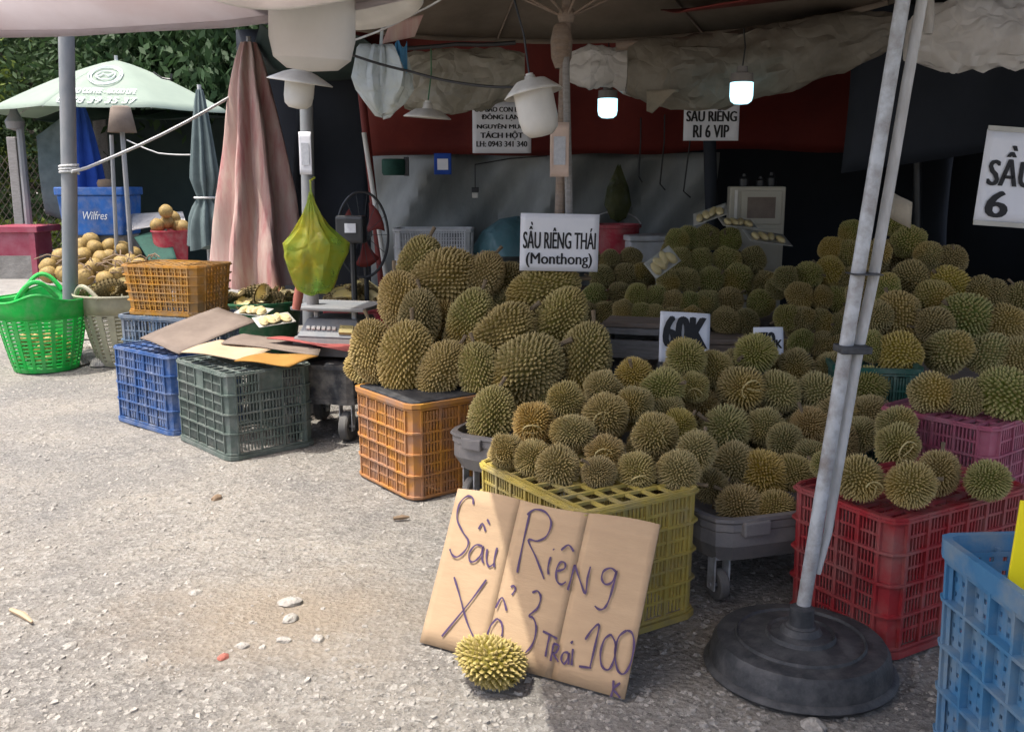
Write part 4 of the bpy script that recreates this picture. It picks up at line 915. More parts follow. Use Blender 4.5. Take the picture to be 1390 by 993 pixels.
q = W(405, 402, 5.15); tag(MB().tube([q - V((.015, 0, .07)), q, q + V((.012, 0, .06))], [.022, .026, .024], 10).build('tool_handle', m['brick'], None, True), 'orange red tool handle standing beside the scale', 'tool handle')
q = W(424, 398, 5.38); tag(MB().lathe([(0, -.1), (.035, -.1), (.037, .05), (.03, .08), (0, .08)], 14, q).build('steel_cup', m['greyP'], None, True), 'dark metal cup standing on the scale pan below the bag', 'cup')
# cardboard sheets and trays on the grey-green crate
def sheet(name, label, cs, mt, th=.006, cat='cardboard'):
    P = [W(*c) for c in cs]
    return tag(MB().grid(lambda i, j: P[0].lerp(P[1], i).lerp(P[3].lerp(P[2], i), j) + V((0, 0, .006 * sin(i * 5 + j * 4))), 8, 8).build(name, mt, None, True, th), label, cat)
sheet('cardboard_sheet', 'weathered grey brown cardboard sheet propped on the blue crate', [(190, 459, 5.42), (243, 479, 5.22), (348, 437, 5.70), (296, 416, 5.95)], m['cardgrey'])
sheet('cardboard_sheet', 'pale cardboard flap lying on the grey green crate', [(246, 478, 5.02), (338, 489, 4.92), (372, 474, 5.15), (300, 460, 5.35)], m['cardpale'])
sheet('cardboard_sheet', 'dull cardboard sheet spread between the crate and the scale', [(300, 466, 5.22), (432, 481, 5.02), (440, 466, 5.35), (330, 452, 5.55)], m['cardgrey'])
sheet('cardboard_sheet', 'ochre cardboard piece on the front of the grey green crate', [(318, 490, 4.86), (392, 496, 4.80), (432, 484, 4.95), (360, 478, 5.05)], m['ochre'])
sheet('card_sheet', 'red card sheet tucked under the weighing scale', [(362, 459, 5.3), (485, 477, 5.05), (488, 470, 5.2), (400, 457, 5.4)], m['redcard'], .006, 'card')
def tray(label, u, v, Y, w_, d_, rx, ry, rz):
    q = W(u, v, Y); t = thing('fruit_tray', label, 'tray', q, rz); t.rotation_euler = (rx, ry, rz)
    mb = MB(); mb.grid(lambda i, j: ((i - .5) * w_, (j - .5) * d_, .02 * max(abs(i - .5), abs(j - .5)) ** 2 * 4), 8, 8); mb.build('foam_tray', m['film'], t, True, .004)
    for k in range(4):
        MB().lathe([(0, -.022), (.018, -.016), (.025, 0), (.018, .016), (0, .022)], 10).build('durian_segment', m['arils'], t, True).matrix_local = M.Translation(((k - 1.5) * w_ * .2, .012 * (k % 3 - 1), .026)) @ M.Rotation(.35 * sin(k * 2.3), 4, 'Z') @ M.Diagonal((1.05 + .15 * (k % 2), 2.0 + .3 * sin(k), .9, 1))
tray('foam tray of pale durian segments behind the cardboard sheets', 372, 438, 5.6, .22, .15, R(15), R(-5), R(30))
tray('wrapped foam tray of pale segments beside the green tub', 345, 426, 5.9, .2, .14, R(12), R(4), R(-15))
tray('foam tray of yellow segments propped on the side of the pyramid', 899, 357, 6.15, .2, .13, R(62), R(-35), R(10))
tray('foam tray of yellow segments tilted on top of the pyramid', 965, 294, 6.75, .24, .16, R(30), R(-20), R(-20))
tray('foam tray with glinting wrap at the pyramid top beside the beige cabinet', 1000, 306, 6.6, .24, .16, R(18), R(5), R(5))
tray('foam tray of segments lying before the beige cabinet', 1040, 326, 6.4, .3, .18, R(22), R(8), R(10))

# ------------------------------------------------------------------ baskets and tubs
def basket(name, label, loc, rb_, rt_, h, band, n, rings, mt, handle=True, hump=0, rib_w=.35, haxis=0, hr=.11):
    t = thing(name, label, 'basket', loc, haxis)
    rad = lambda z: rb_ + (rt_ - rb_) * (z / h) ** .85
    def fn(r, z, a, i): return r, z + (hump * max(0, cos(2 * a)) ** 3 if z > h - .03 else 0)
    pr = [(rad(h - band), h - band), (rad(h - band / 2), h - band / 2), (rad(h) + .004, h - .02), (rad(h) + .02, h - .012), (rad(h) + .02, h)]
    MB().lathe(pr, 64, fn=fn).build('rim_band', mt, t, True, .006)
    mb = MB(); zz = h - band
    for k in range(rings + 1):
        z = .03 + (zz - .03) * k / rings; th = (zz - .03) / rings * .28
        r = rad(z); mb.lathe([(r + .001, z - th), (r + .003, z), (r + .001, z + th), (r - .004, z + th), (r - .004, z - th), (r + .001, z - th)], 64)
    mb.build('horizontal_bars', mt, t)
    mb = MB()
    for k in range(n):
        a = 2 * pi * k / n; da = pi / n * rib_w
        for q in range(4):
            z0, z1 = zz * q / 4, zz * (q + 1) / 4; P = []
            for z in (z0, z1):
                for aa, e in ((a - da, .006), (a + da, .006), (a + da, -.003), (a - da, -.003)): P.append(((rad(z) + e) * cos(aa), (rad(z) + e) * sin(aa), z))
            mb.hexa(P)
    mb.build('vertical_ribs', mt, t)
    MB().lathe([(0, .012), (rb_ * .95, .012), (rb_ + .004, .0), (rb_ + .012, .03), (rb_ - .004, .035), (0, .02)], 48).build('bottom', mt, t)
    if handle:
        for s in (-1, 1):
            r = rad(h) + .005
            P = [(s * (r * cos(a * 1.2) + .0), r * sin(a * 1.2), h + hump * .6 - .03 + hr * 1.25 * cos(a / .34 * pi / 2 * .95)) for a in [(-.34 + .68 * i / 12) for i in range(13)]]
            MB().tube(P, .017, 8).build('handle', mt, t, True)
    return t, rad
gb = G(42, 508)
t, _ = basket('plastic_basket', 'bright green round plastic basket with two loop handles', (gb.x, gb.y + .25, 0), .22, .335, .545, .14, 22, 13, m['greenP'], hump=.06, haxis=R(112))
mb = MB(); rs = random.Random(4)
for i in range(70):
    a = rs.random() * 6.28; r = rs.random() ** .5 * .2; s = rs.uniform(.02, .045); mb.lathe([(0, -s), (s, -s * .3), (s * .8, s * .5), (0, s)], 6, (r * cos(a), r * sin(a), .06 + rs.random() * .2))
tag(mb.build('peelings', m['coconut'], None, loc=(gb.x, gb.y + .25, 0)), 'brown peelings inside the bright green basket', 'peelings', kind='stuff')
bb = G(150, 500)
basket('plastic_basket', 'beige woven look plastic basket with a loop handle and husks', (bb.x + .02, bb.y + .25, 0), .19, .325, .56, .15, 20, 13, m['beigeP'], rib_w=.55, haxis=R(60), hr=.08)
def husk_mesh():
    mb = MB(); 
    def fn(i, j):
        a = (j - .5) * 2.3; t_ = (i - .5) * pi * .96; r = .07 * cos(t_); return (.12 * sin(t_), r * sin(a), r * (1 - cos(a)))
    mb.grid(fn, 12, 8); return mb
HUSK_IN = husk_mesh().mesh('husk_flesh_mesh', True); HUSK_IN.materials.append(m['flesh'])
mb = husk_mesh(); mb.v = [V((q.x * 1.06, q.y * 1.12, q.z * 1.0 - .009)) for q in mb.v]
rs = random.Random(8); n0 = len(mb.v)
for q in list(mb.v[:n0]):
    d = V((q.x * .4, q.y, q.z - .07)).normalized(); k = len(mb.v); x = d.orthogonal().normalized() * .009; y = d.cross(x)
    mb.v += [q + x, q - x * .5 + y, q - x * .5 - y, q + d * .016]; mb.f += [[k, k + 1, k + 3], [k + 1, k + 2, k + 3], [k + 2, k, k + 3]]
HUSK_OUT = mb.mesh('husk_rind_mesh'); HUSK_OUT.materials.append(m['husk'])
def husks(c, R_, n, label, group, seed, s0=1.0):
    rs = random.Random(seed)
    for i in range(n):
        a = rs.random() * 6.28; r = R_ * sqrt(rs.random())
        o = bpy.data.objects.new('durian_husk', HUSK_OUT); col.objects.link(o)
        o.location = (c[0] + r * cos(a), c[1] + r * sin(a), c[2] + .1 * (1 - r / R_) * rs.uniform(.4, 1.3)); o.rotation_euler = (rs.uniform(-1.3, 1.3), rs.uniform(-.5, .5), rs.random() * 6.28)
        k = s0 * rs.uniform(.8, 1.15); o.scale = (k, k, k); tag(o, label, 'husk', group)
        f = bpy.data.objects.new('pale_flesh', HUSK_IN); col.objects.link(f); f.parent = o
husks((bb.x + .02, bb.y + .25, .545), .2, 9, 'pale emptied durian husk in the beige basket', 'husks in the beige basket', 1)
def tub(label, c, r, h, mt, handles=True):
    t = thing('plastic_tub', label, 'tub', (c[0], c[1], 0))
    MB().lathe([(0, .01), (r * .72, .01), (r * .78, .03), (r * .97, h - .03), (r * 1.04, h - .012), (r * 1.04, h), (r * .95, h), (r * .76, .05), (0, .04)], 40).build('tub_body', mt, t, True)
    if handles:
        for s in (-1, 1):
            P = [(s * r * 1.0 + s * .01, .13 * sin(a), h - .02 + .12 * cos(a)) for a in [(-1.5 + 3 * i / 10) for i in range(11)]]
            MB().tube(P, .018, 8).build('handle', mt, t, True)
q = W(352, 412, 7.6)
tub('dark green plastic tub heaped with husks', (q.x - .05, 7.75), .36, .46, m['tubgreen'])
husks((q.x - .05, 7.75, .44), .28, 14, 'pale emptied durian husk in the dark green tub', 'husks in the dark green tub', 2)
q = W(487, 408, 7.4)
tub('red plastic tub heaped with husks beside the scale', (q.x + .06, 7.45), .36, .46, m['tubred'], False)
husks((q.x + .06, 7.45, .47), .3, 18, 'pale emptied durian husk in the red tub', 'husks in the red tub', 3, 1.2)
# standing fan
q = W(494, 318, 7.1)
t = thing('standing_fan', 'standing fan with a wire hoop guard and dull red blades', 'fan', (q.x, 7.1, 0))
MB().tube([(.30 * cos(a) * .62, -.06, q.z + .31 * sin(a)) for a in [i * pi / 20 for i in range(40)]], .010, 6, closed=True).build('guard_ring', m['black'], t)
mb = MB()
for i in range(14):
    a = i * pi / 7; mb.tube([(.03 * cos(a), -.08, q.z + .03 * sin(a)), (.18 * cos(a), -.06, q.z + .305 * sin(a))], .0025, 4)
mb.build('guard_wires', m['black'], t)
for k in range(3):
    a0 = k * 2 * pi / 3 + .7
    MB().grid(lambda i, j: ((.04 + .12 * i) * cos(a0 + (j - .5) * (.5 + .7 * i)) , -.02 + .03 * (j - .5), q.z + (.04 + .2 * i) * sin(a0 + (j - .5) * (.5 + .7 * i))), 5, 5).build('blade', m['redtarp'], t, True, .003)
MB().lathe([(0, -.1), (.045, -.08), (.05, .05), (0, .06)], 14).build('motor', m['black'], t, True).matrix_local = M.Translation((0, .04, q.z)) @ M.Rotation(R(90), 4, 'X')
MB().tube([(0, .06, .02), (0, .06, q.z)], .018, 8).build('stand_pole', m['black'], t); MB().lathe([(0, .0), (.2, .0), (.2, .02), (.03, .05), (0, .05)], 24, (0, .06, 0)).build('foot', m['black'], t)
# white crate and other stuff at the grey tarp
q = W(588, 310, 7.75); crate('plastic_crate', 'white plastic crate standing high against the grey tarp', 'crate', PX(104, 7.75), .36, .5, m['whiteP'], (q.x, 7.85, q.z - .5), 0, False, 4, 6, 4, bars=4, bw=.55, taper=.02)
table('side_table', 'dim bench that carries the white crate', q.x - .45, q.x + 1.3, 7.6, 8.15, q.z - .503, m['wood'], 3)
q = W(535, 226, 7.9); t = thing('wall_lamp', 'small green drum shaped fitting on the grey tarp', 'fitting', q)
MB().lathe([(0, -.07), (.09, -.07), (.1, -.05), (.1, .05), (.09, .06), (0, .06)], 20).build('drum', m['netgreen'], t, True); MB().box((.1, 0, 0), (.035, .07, .15)).build('bracket', m['black'], t); MB().box((0, .15, .0), (.06, .2, .04)).build('arm', m['black'], t)
q = W(645, 265, 8.1); t = thing('plug_socket', 'white plug and black adaptor dangling on a wire', 'plug', q)
MB().box((0, 0, 0), (.05, .04, .045)).build('plug', m['whiteplastic'], t, bevel=.005); MB().box((0, 0, .045), (.06, .05, .04)).build('adaptor', m['black'], t, bevel=.005); MB().tube([(0, 0, .06), (0, .01, .25), (.3, .03, .3), (.6, .03, .32)], .005, 6).build('wire', m['black'], t)
q = W(1028, 310, 7.1); fh = W(1028, 253, 7.1).z
t = thing('metal_cabinet', 'beige two door metal cabinet behind the pyramid', 'cabinet', (q.x, 7.2, 0), R(-10)); wc = PX(72, 7.1)
MB().box((0, 0, fh / 2), (wc, .4, fh)).build('cabinet_body', m['fridge'], t, bevel=.01)
MB().box((.03, -.206, fh - .15), (wc * .72, .012, .24)).build('door', m['fridge'], t, bevel=.004); MB().box((.03, -.214, fh - .15), (wc * .5, .006, .15)).build('door_panel', m['cardgrey'], t)
MB().box((.03, -.206, fh - .45), (wc * .72, .012, .3)).build('door', m['fridge'], t, bevel=.004); MB().box((-wc * .38, -.208, fh / 2), (.02, .014, fh - .05)).build('trim', m['lampwhite'], t)
for dx, hh in ((-.1, .09), (.02, .07), (.1, .1)):
    tag(MB().lathe([(0, 0), (.035, 0), (.035, hh * .6), (.015, hh * .8), (.015, hh), (0, hh)], 12, (q.x + dx, 7.15, fh)).build('bottle', m['black'], None, True), 'small dark bottle standing on the beige cabinet', 'bottle', 'bottles on the cabinet')

# dim goods along the grey tarp
q = W(884, 338, 7.5); t = thing('foam_box', 'pale foam box with a lid in the shade behind the low pile', 'box', (q.x, 7.6, 0), R(6))
MB().hexa([(-.17, -.14, 0), (.17, -.14, 0), (.17, .14, 0), (-.17, .14, 0), (-.19, -.16, q.z + .06), (.19, -.16, q.z + .06), (.19, .16, q.z + .06), (-.19, .16, q.z + .06)]).build('box_body', m['whiteP'], t, bevel=.01)
MB().box((0, 0, q.z + .085), (.41, .35, .045)).build('lid', m['whiteP'], t, bevel=.012)
q = W(836, 322, 7.7); t = thing('plastic_tub', 'dim red bucket behind the Thai durian sign', 'tub', (q.x, 7.8, 0))
MB().lathe([(0, .01), (.15, .01), (.2, q.z + .1), (.215, q.z + .1), (.215, q.z + .075), (.195, q.z + .07), (0, q.z + .04)], 28).build('bucket_body', m['tubred'], t, True)
MB().tube([(.21 * cos(a), -.02, q.z + .08 + .12 * sin(a)) for a in [i * pi / 14 for i in range(15)]], .006, 6).build('handle', m['steel'], t)
m['teal'] = film('teal_film', (.12, .3, .33), (.2, .36, .4), .85, 5)
def heapfn(r, z, a, i): return r * (1 + .3 * NZ.noise(V((cos(a) * 1.5, sin(a) * 1.5, z * 3)))), z * (1 + .2 * NZ.noise(V((a, z, 2))))
q = W(705, 325, 7.9)
tag(MB().lathe([(.02, .26), (.15, .24), (.27, .15), (.33, .05), (.35, -.02)], 40, (q.x, 7.88, q.z - .09), heapfn).build('plastic_heap', m['teal'], None, True), 'teal plastic sheeting heaped on the dim bench', 'plastic sheet')
for k, u in enumerate((868, 900, 935)):
    P = W(u, 192, 8.0); tag(MB().tube([(P.x, 8.0, 2.3), (P.x + .01, 8.0, P.z), (P.x - .015 * k, 8.0, P.z - .28 - .06 * k), (P.x + .03, 8.0, P.z - .33 - .06 * k)], .006, 6).build('cable', m['black']), 'dark cord with a hooked end hanging before the grey tarp', 'cord', 'cords before the grey tarp')
# ------------------------------------------------------------------ left background: umbrellas, coconuts, boxes, fence, trees
def closed_umbrella(label, u, v0, v1, hw, Y, mt, seed, pl=9, tie=None, pole=None):
    a, b = W(u, v0, Y), W(u, v1, Y); H = a.z - b.z; r = PX(hw, Y, 1.4); t = thing('closed_umbrella', label, 'umbrella', ((a.x + b.x) / 2, Y, 0))
    K = 16; pr = []
    for i in range(K + 1):
        z = i / K; q = (1 - z) ** .75 * .86 + .16
        if tie is not None: q *= 1 - .5 * math.exp(-((z - tie) / .07) ** 2)
        pr.append((r * q, b.z + z * H))
    def fn(rr, z, an, i): return rr * (1 + .24 * cos(pl * an + seed + 1.2 * NZ.noise(V((z * 2, seed, 0)))) + .12 * NZ.noise(V((cos(an) * 1.4, sin(an) * 1.4, z * 1.5 + seed)))), z + .03 * sin(an * 3 + seed) * (1 - i / K)
    MB().lathe(pr, 96, fn=fn, cap=True).build('furled_canvas', mt, t, True)
    MB().tube([(0, 0, .0), (0, 0, a.z + .05)], .022, 8).build('pole', m['steel'], t)
    if tie is not None: MB().tube([(r * .62 * cos(x), r * .62 * sin(x), b.z + tie * H) for x in [i * pi / 12 for i in range(24)]], .012, 6, closed=True).build('tie', m['rope'], t)
    MB().lathe([(0, .0), (.24, .0), (.24, .06), (.04, .09), (0, .09)], 24).build('foot', m['rubber'], t)
    return t
closed_umbrella('tall furled umbrella of sun faded pink canvas', 346, 58, 386, 58, 8.5, m['pinkclosed'], 2, 8)
closed_umbrella('furled grey green umbrella tied with cord beside the mint umbrella', 277, 122, 335, 23, 10.2, m['greyfab'], 5, 8, tie=.32)
closed_umbrella('furled blue umbrella behind the thick grey post', 112, 138, 262, 24, 12.6, m['bluefab'], 4, 7)
cb = W(160, 112, 13.3)
um = thing('cafe_umbrella', 'open mint green cafe umbrella with white printed panel', 'umbrella', (cb.x, 13.3, 0)); zt = W(160, 82, 13.3).z
zr = W(150, 145, 11.9).z; RM = 1.6; AZ = R(-78)
canopy(um, RM, zr, zt, 8, m['mint'], rot=AZ - R(22.5), sag=.02, rib=m['steel'], hubz=zr + .05)
MB().tube([(.0, 0, 0), (0, 0, zt + .06)], .025, 8).build('pole', m['steel'], um)
MB().lathe([(0, .0), (.26, .0), (.26, .06), (.04, .1), (0, .1)], 24).build('foot', m['rubber'], um)
ap = RM * (1 - (1 - cos(pi / 8)) * .85)
def panelM(f, x=0):   # a spot on the printed panel, turned and sloped like it
    z = zt + (zr - zt) * f ** 1.25 - .02 * f * (1 - .35 * f); slp = math.atan2((zt - zr) * 1.25 * f ** .25, ap)
    return M.Rotation(AZ + pi / 2, 4, 'Z') @ M.Translation((x, -ap * f, z)) @ M.Rotation(slp - pi / 2, 4, 'X') @ M.Translation((0, -.022, 0))
for s_, f, w_, h_, bd in (('GOOD COFFEE - GOOD LIFE', .76, .84, .14, .03), ('0938 39 35 37', .91, .9, .16, .02)):
    text(s_, um, m['print'], 0, 0, w_, h_, 0, bd, .2, panelM(f, -.02))
for k, (ra_, rb2) in enumerate(((.17, .27), (.20, .32), (.11, .15))):
    mb = MB(); mb.tube([(ra_ * cos(a), 0, rb2 * sin(a)) for a in [i * pi / 20 for i in range(40)]], .009, 5, closed=True)
    if k == 2: mb.tube([(-.1, 0, -.1), (-.03, 0, .04), (.03, 0, -.04), (.1, 0, .1)], .012, 5)
    mb.build('emblem', m['print'], um).matrix_local = panelM(.47, -.02)
# small lamp on a stand, under the mint umbrella
q = W(166, 180, 11.6); t = thing('cloth_lamp', 'small cloth shaded lamp on a thin stand under the mint umbrella', 'lamp', (q.x, 11.6, 0))
MB().lathe([(.16, q.z), (.11, q.z + .28), (.09, q.z + .3)], 20).build('cloth_shade', m['cardgrey'], t, True, .006); MB().tube([(0, 0, 0), (0, 0, q.z + .25)], .03, 8).build('stand', m['greypole'], t)
q = W(152, 195, 11.7); tag(MB().tube([(q.x - .06, 11.7, 0), (q.x, 11.7, q.z + .1)], .025, 8).build('slanted_pipe', m['greypole']), 'thin slanted pipe beside the cloth shaded lamp', 'pipe')
q = W(150, 240, 13.9); tag(MB().tube([(q.x - .06, 13.9, 0), (q.x - .1, 13.9, 2.3)], .09, 10).build('timber_post', m['greywood'], None, True), 'grey timber post under the mint umbrella', 'post')
# blue box
a, b = W(76, 254, 12.0), W(170, 320, 12.0); hb_ = a.z - b.z
t = thing('cooler_box', 'large blue cooler box on a stand behind the coconuts', 'box', ((a.x + b.x) / 2, 12.3, b.z)); w_ = b.x - a.x
MB().hexa([(-w_ / 2 + .05, -.3, 0), (w_ / 2 - .03, -.3, 0), (w_ / 2 - .03, .3, 0), (-w_ / 2 + .05, .3, 0), (-w_ / 2, -.32, hb_ - .1), (w_ / 2, -.32, hb_ - .1), (w_ / 2, .32, hb_ - .1), (-w_ / 2, .32, hb_ - .1)]).build('box_body', m['bluebox'], t, bevel=.02)
MB().box((0, 0, hb_ - .05), (w_ + .04, .68, .1)).build('lid', m['bluebox'], t, bevel=.015)
text('Wilfres', t, m['print'], .06, hb_ * .42, .3, .1, -.322, .0, .3)
MB().box((0, 0, -b.z / 2), (w_ * .9, .5, b.z - .004)).build('stand', m['concrete'], t)
q = W(143, 250, 12.2); tag(MB().lathe([(0, 0), (.09, 0), (.1, .05), (.08, .09), (0, .1)], 16, (q.x, 12.2, a.z + .001)).build('brown_pot', m['stick'], None, True), 'round brown pot sitting on the blue cooler box', 'pot')
# concrete slab, coconuts
s0 = MB().box((-5.2, 11.4, .09), (6.2, 2.9, .18)); tag(s0.build('concrete_platform', m['concrete'], None, bevel=.02), None, None, kind='structure')
coco = MB()
def fn(r, z, a, i): return r * (1 + .07 * cos(3 * a)), z
coco.lathe([(0, -.92), (.42, -.85), (.8, -.55), (1, 0), (.85, .5), (.5, .85), (.18, 1.0), (0, .98)], 16, fn=fn); CM = coco.mesh('coconut_mesh', True); CM.materials.append(m['coconut'])
rs = random.Random(5)
CO = [(66, 373), (88, 372), (116, 376), (143, 379), (66, 362), (104, 340), (124, 327), (129, 337), (138, 352), (148, 349), (166, 338), (165, 358), (178, 356), (113, 347), (110, 333), (149, 334), (190, 362), (200, 365), (217, 353), (228, 360), (236, 366), (104, 370), (180, 371), (82, 349), (158, 372), (210, 372), (224, 374), (128, 363), (98, 360)]
for u, v in CO:
    Y = 11.0 + (380 - v) * .018; p = W(u, v, Y); r = rs.uniform(.094, .112); p.z = max(p.z, .18 + r * .85)
    o = bpy.data.objects.new('coconut', CM); col.objects.link(o); o.location = p; o.scale = (r, r, r); o.rotation_euler = (rs.uniform(-1, 1), rs.uniform(-1, 1), rs.random() * 6); tag(o, 'yellow brown coconut in the sunlit pile', 'coconut', 'coconuts piled on the concrete platform')
    if rs.random() < .6 and p.z > .34:
        o = o.copy(); col.objects.link(o); o.location = p + V((.06, .2, -.08))
mb = MB()
for i in range(60):
    q = W(rs.uniform(75, 225), rs.uniform(345, 378), 10.95 + rs.random() * .3); d = V((rs.uniform(-.3, .3), rs.uniform(-.1, .1), rs.uniform(-.12, .05))); q.z = max(q.z, .22); mb.tube([q, q + d * .5 + V((0, 0, .04)), q + d], .008, 5)
tag(mb.build('coconut_stalks', m['stick']), 'dry brown stalks tangled among the coconuts', 'stalks', kind='stuff')
sheet('green_net', 'dark green net draped beside the coconuts', [(182, 322, 11.6), (226, 310, 11.8), (240, 352, 11.2), (205, 358, 11.1)], m['netgreen'], .01, 'net')
sheet('white_sheet', 'white plastic sheet glaring in the sun behind the net', [(172, 314, 12.0), (176, 290, 12.3), (248, 288, 12.3), (252, 300, 12.0)], m['clearwhite'], .01, 'sheet')
q = W(232, 330, 11.6); r_ = PX(24, 11.6)
t = thing('plastic_tub', 'red bucket heaped with brown coconuts behind the green net', 'tub', (q.x, 11.6, .182))
hh = W(232, 312, 11.6).z - .182
MB().lathe([(0, 0), (r_ * .75, 0), (r_, hh), (r_ * 1.06, hh), (r_ * 1.06, hh - .02), (r_ * .95, hh - .02), (0, hh - .04)], 28).build('bucket_body', m['tubred'], t, True)
for k, (u, v) in enumerate([(213, 306), (226, 302), (240, 305), (225, 287), (248, 308), (235, 296)]):
    o = bpy.data.objects.new('coconut', CM); col.objects.link(o); o.location = W(u, v, 11.55 + .08 * (k % 3)); o.scale = (.085,) * 3; tag(o, 'brown coconut heaped in the red bucket', 'coconut', 'coconuts in the red bucket')
# pink box at left edge
a, b = W(-12, 307, 12.2), W(54, 372, 12.2); w_ = b.x - a.x
t = thing('stall_counter', 'pink red counter box with a whitish lower panel', 'counter', ((a.x + b.x) / 2, 12.5, .181)); zc = a.z - .181
MB().box((0, 0, zc - .04), (w_ + .06, .66, .08)).build('counter_top', m['pinktable'], t, bevel=.008); MB().box((-.04, 0, zc * .72 - .03), (w_ - .1, .58, zc * .5 - .02)).build('upper_panel', m['pinktable'], t)
MB().box((-.04, 0, zc * .22), (w_ - .1, .6, zc * .44)).build('lower_panel', m['concrete'], t); MB().box((w_ / 2 - .05, -.28, (zc - .08) / 2), (.07, .07, zc - .08)).build('leg', m['pinktable'], t)
# rubble
for k, (u, v, s) in enumerate([(100, 455, .09), (116, 450, .1), (96, 472, .1), (112, 486, .11), (128, 492, .09), (92, 490, .1), (122, 470, .08), (136, 484, .07)]):
    q = G(u, v + 8); rock('rubble_stone', 'pale rubble lump between the green and beige baskets', 'rubble', (q.x, q.y + .15, 0), s * 1.2, s, s * .8, m['stone'], k, k + 30, 'rubble between the baskets')
# fence
t = thing('wire_fence', 'grey post fence with wire netting before the trees', 'fence', (-7.4, 13.6, 0))
for x in (-1.3, -.35, .5, 1.35): MB().box((x, 0, 1.0), (.13, .13, 2.0)).build('post', m['greywood'], t, bevel=.01)
mb = MB()
for i in range(46):
    x = -2.8 + i * .1
    for a, b, y in ((x, x + 1.2, 0), (x + 1.2, x, .012)):
        t0, t1 = sorted(((-1.45 - a) / (b - a), (1.4 - a) / (b - a))); t0, t1 = max(t0, 0), min(t1, 1)
        if t1 - t0 > .02: mb.tube([(a + (b - a) * t0, y, .1 + 1.65 * t0), (a + (b - a) * t1, y, .1 + 1.65 * t1)], .005, 4)
mb.build('netting', m['trunk'], t)
q = W(20, 165, 12.8); t = thing('lamp_post', 'thin pipe with a white globe lamp before the fence', 'lamp', (q.x, 12.8, 0)); MB().tube([(.06, 0, 0), (.06, 0, q.z)], .05, 8).build('pipe', m['greypole'], t); MB().lathe([(0, -.12), (.1, -.09), (.12, 0), (.06, .1), (.03, .2), (0, .2)], 16, (0, 0, q.z)).build('globe', m['greypole'], t, True); MB().box((.03, 0, q.z - .1), (.09, .03, .03)).build('arm', m['steel'], t)
# dark green tarp shelters behind
tarp('tarp_wall', 'dark green tarp wall of the neighbouring stall', 'tarp', [(-6.2, 14.3, 0), (-2.5, 14.3, 0), (-2.5, 14.3, 2.45), (-6.2, 14.3, 2.4)], m['greentarp'], .06, 1.2, 30, 16, 8)
tarp('tarp_awning', 'dark green tarp roof of the neighbouring stall', 'awning', [(-6.3, 13.0, 2.2), (-2.5, 13.0, 2.25), (-2.5, 15.6, 2.6), (-6.3, 15.6, 2.6)], m['greentarp'], .06, 1.2, 30, 16, 9)
tarp('tarp_curtain', 'dark grey curtain hanging beside the blue umbrella', 'curtain', [W(62, 290, 12.9), W(88, 300, 12.9), W(90, 155, 12.9), W(50, 185, 12.9)], m['greyfab'], .05, 2, 12, 14, 10)
tarp('tarp_curtain', 'dark tarp hanging behind the bag and fan', 'tarp', [W(392, 345, 8.9), W(500, 345, 8.9), W(496, 90, 8.9), W(404, 90, 8.9)], m['navytarp'], .05, 1.5, 14, 14, 11)
tarp('tarp_awning', 'dark green netting slung under the roof beside the pink furled umbrella', 'netting', [W(345, 40, 8.2), W(540, 60, 7.2), W(520, 118, 8.0), W(330, 105, 9.0)], m['greentarp'], .08, 2, 20, 12, 12)
# trees
def tree(label, x, y, h, rx, rz, mt, n, seed, lsz=.2, droop=.3, zc=None):
    rs = random.Random(seed); t = thing('tree', label, 'tree', (x, y, 0), 0, 'trees behind the stalls')
    tr_ = MB(); tr_.tube([(0, 0, -.1), (.1, 0, h * .3), (-.05, .1, h * .55), (.05, 0, h * .8)], [.2, .16, .12, .05], 8)
    cl = []
    for k in range(26):
        a = rs.random() * 6.28; b_ = rs.uniform(-1, 1); q = rs.random() ** .4
        c = V((rx * q * cos(a) * sqrt(1 - b_ * b_), rx * .8 * q * sin(a) * sqrt(1 - b_ * b_), (zc or h * .62) + rz * q * b_)); cl.append(c)
        if k % 3 == 0: tr_.tube([(0, 0, min(c.z * .6, h * .6)), c * .5 + V((0, 0, c.z * .35)), c], [.06, .04, .015], 5)
    tr_.build('trunk', m['trunk'], t, True)
    mb = MB()
    for i in range(n):
        c = rs.choice(cl); d = V((rs.gauss(0, 1), rs.gauss(0, 1), rs.gauss(0, .8))) * rx * .2
        p = c + d; L = lsz * rs.uniform(.35, .75); dr = V((rs.uniform(-1, 1), rs.uniform(-1, 1), -droop + rs.uniform(-.5, .4))).normalized()
        sd_ = dr.cross(V((rs.uniform(-1, 1), rs.uniform(-1, 1), rs.uniform(-.3, 1)))).normalized() * L * .2; k = len(mb.v)
        mb.v += [p, p + dr * L * .5 + sd_, p + dr * L, p + dr * L * .5 - sd_]; mb.f.append([k, k + 1, k + 2, k + 3])
    mb.build('crown', mt, t)
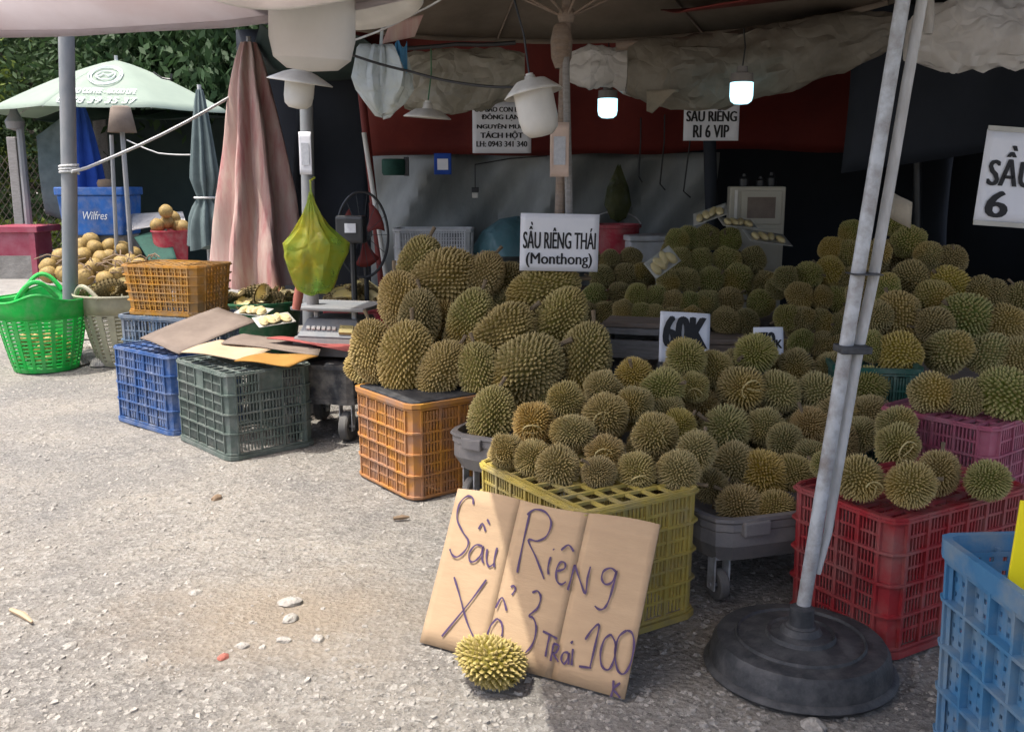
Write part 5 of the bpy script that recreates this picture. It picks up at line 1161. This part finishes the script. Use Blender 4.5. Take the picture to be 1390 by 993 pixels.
tree('dark drooping leaved tree behind the mint umbrella', -5.2, 16.5, 7, 2.6, 2.4, m['leaf1'], 16000, 1, .3, .6, 3.8)
tree('dense dark tree between the mint and pink umbrellas', -3.4, 15.8, 7, 2.3, 2.2, m['leaf1'], 16000, 2, .34, .8, 3.6)
tree('mid green tree rising behind the wire fence', -7.6, 16.5, 6.5, 2.3, 2.4, m['leaf2'], 15000, 3, .24, .4, 3.2)
tree('yellow green leafy tree at the fence end', -9.0, 15.0, 5, 1.5, 2.0, m['leaf3'], 10000, 4, .18, .3, 2.6)
tree('dark tree behind the stall roof', -.6, 17.0, 7.5, 2.8, 2.3, m['leaf1'], 10000, 5, .3, .5, 4.2)
mb = MB(); rs = random.Random(9)
for i in range(60000):
    x = rs.uniform(-22, 10); y = 20 + rs.random() * 3; z = rs.random() ** .8 * (6.5 + 2 * NZ.noise(V((x * .3, 0, 0)))); L = rs.uniform(.16, .4); k = len(mb.v); p = V((x, y, z))
    d = V((rs.uniform(-1, 1), rs.uniform(-.4, .4), rs.uniform(-1, .5))).normalized() * L; s_ = d.cross(V((rs.uniform(-.5, .5), 1, rs.uniform(-.5, .5)))).normalized() * L * .32
    mb.v += [p, p + d * .5 + s_, p + d, p + d * .5 - s_]; mb.f.append([k, k + 1, k + 2, k + 3])
tag(mb.build('distant_wood', m['leaf1']), 'dark far off wood that closes the view behind the trees', 'wood', kind='stuff')
mb = MB(); rs = random.Random(10)
for i in range(1600):
    x = rs.uniform(-9, -5.8); p = V((x, 13.9 + rs.random() * .6, rs.random() * .75)); L = rs.uniform(.1, .25); d = V((rs.uniform(-1, 1), rs.uniform(-1, 1), rs.uniform(-.2, 1))).normalized() * L; s_ = d.orthogonal().normalized() * L * .25; k = len(mb.v)
    mb.v += [p, p + d * .5 + s_, p + d, p + d * .5 - s_]; mb.f.append([k, k + 1, k + 2, k + 3])
tag(mb.build('undergrowth', m['leaf3']), 'weedy green undergrowth behind the wire fence', 'undergrowth', kind='stuff')
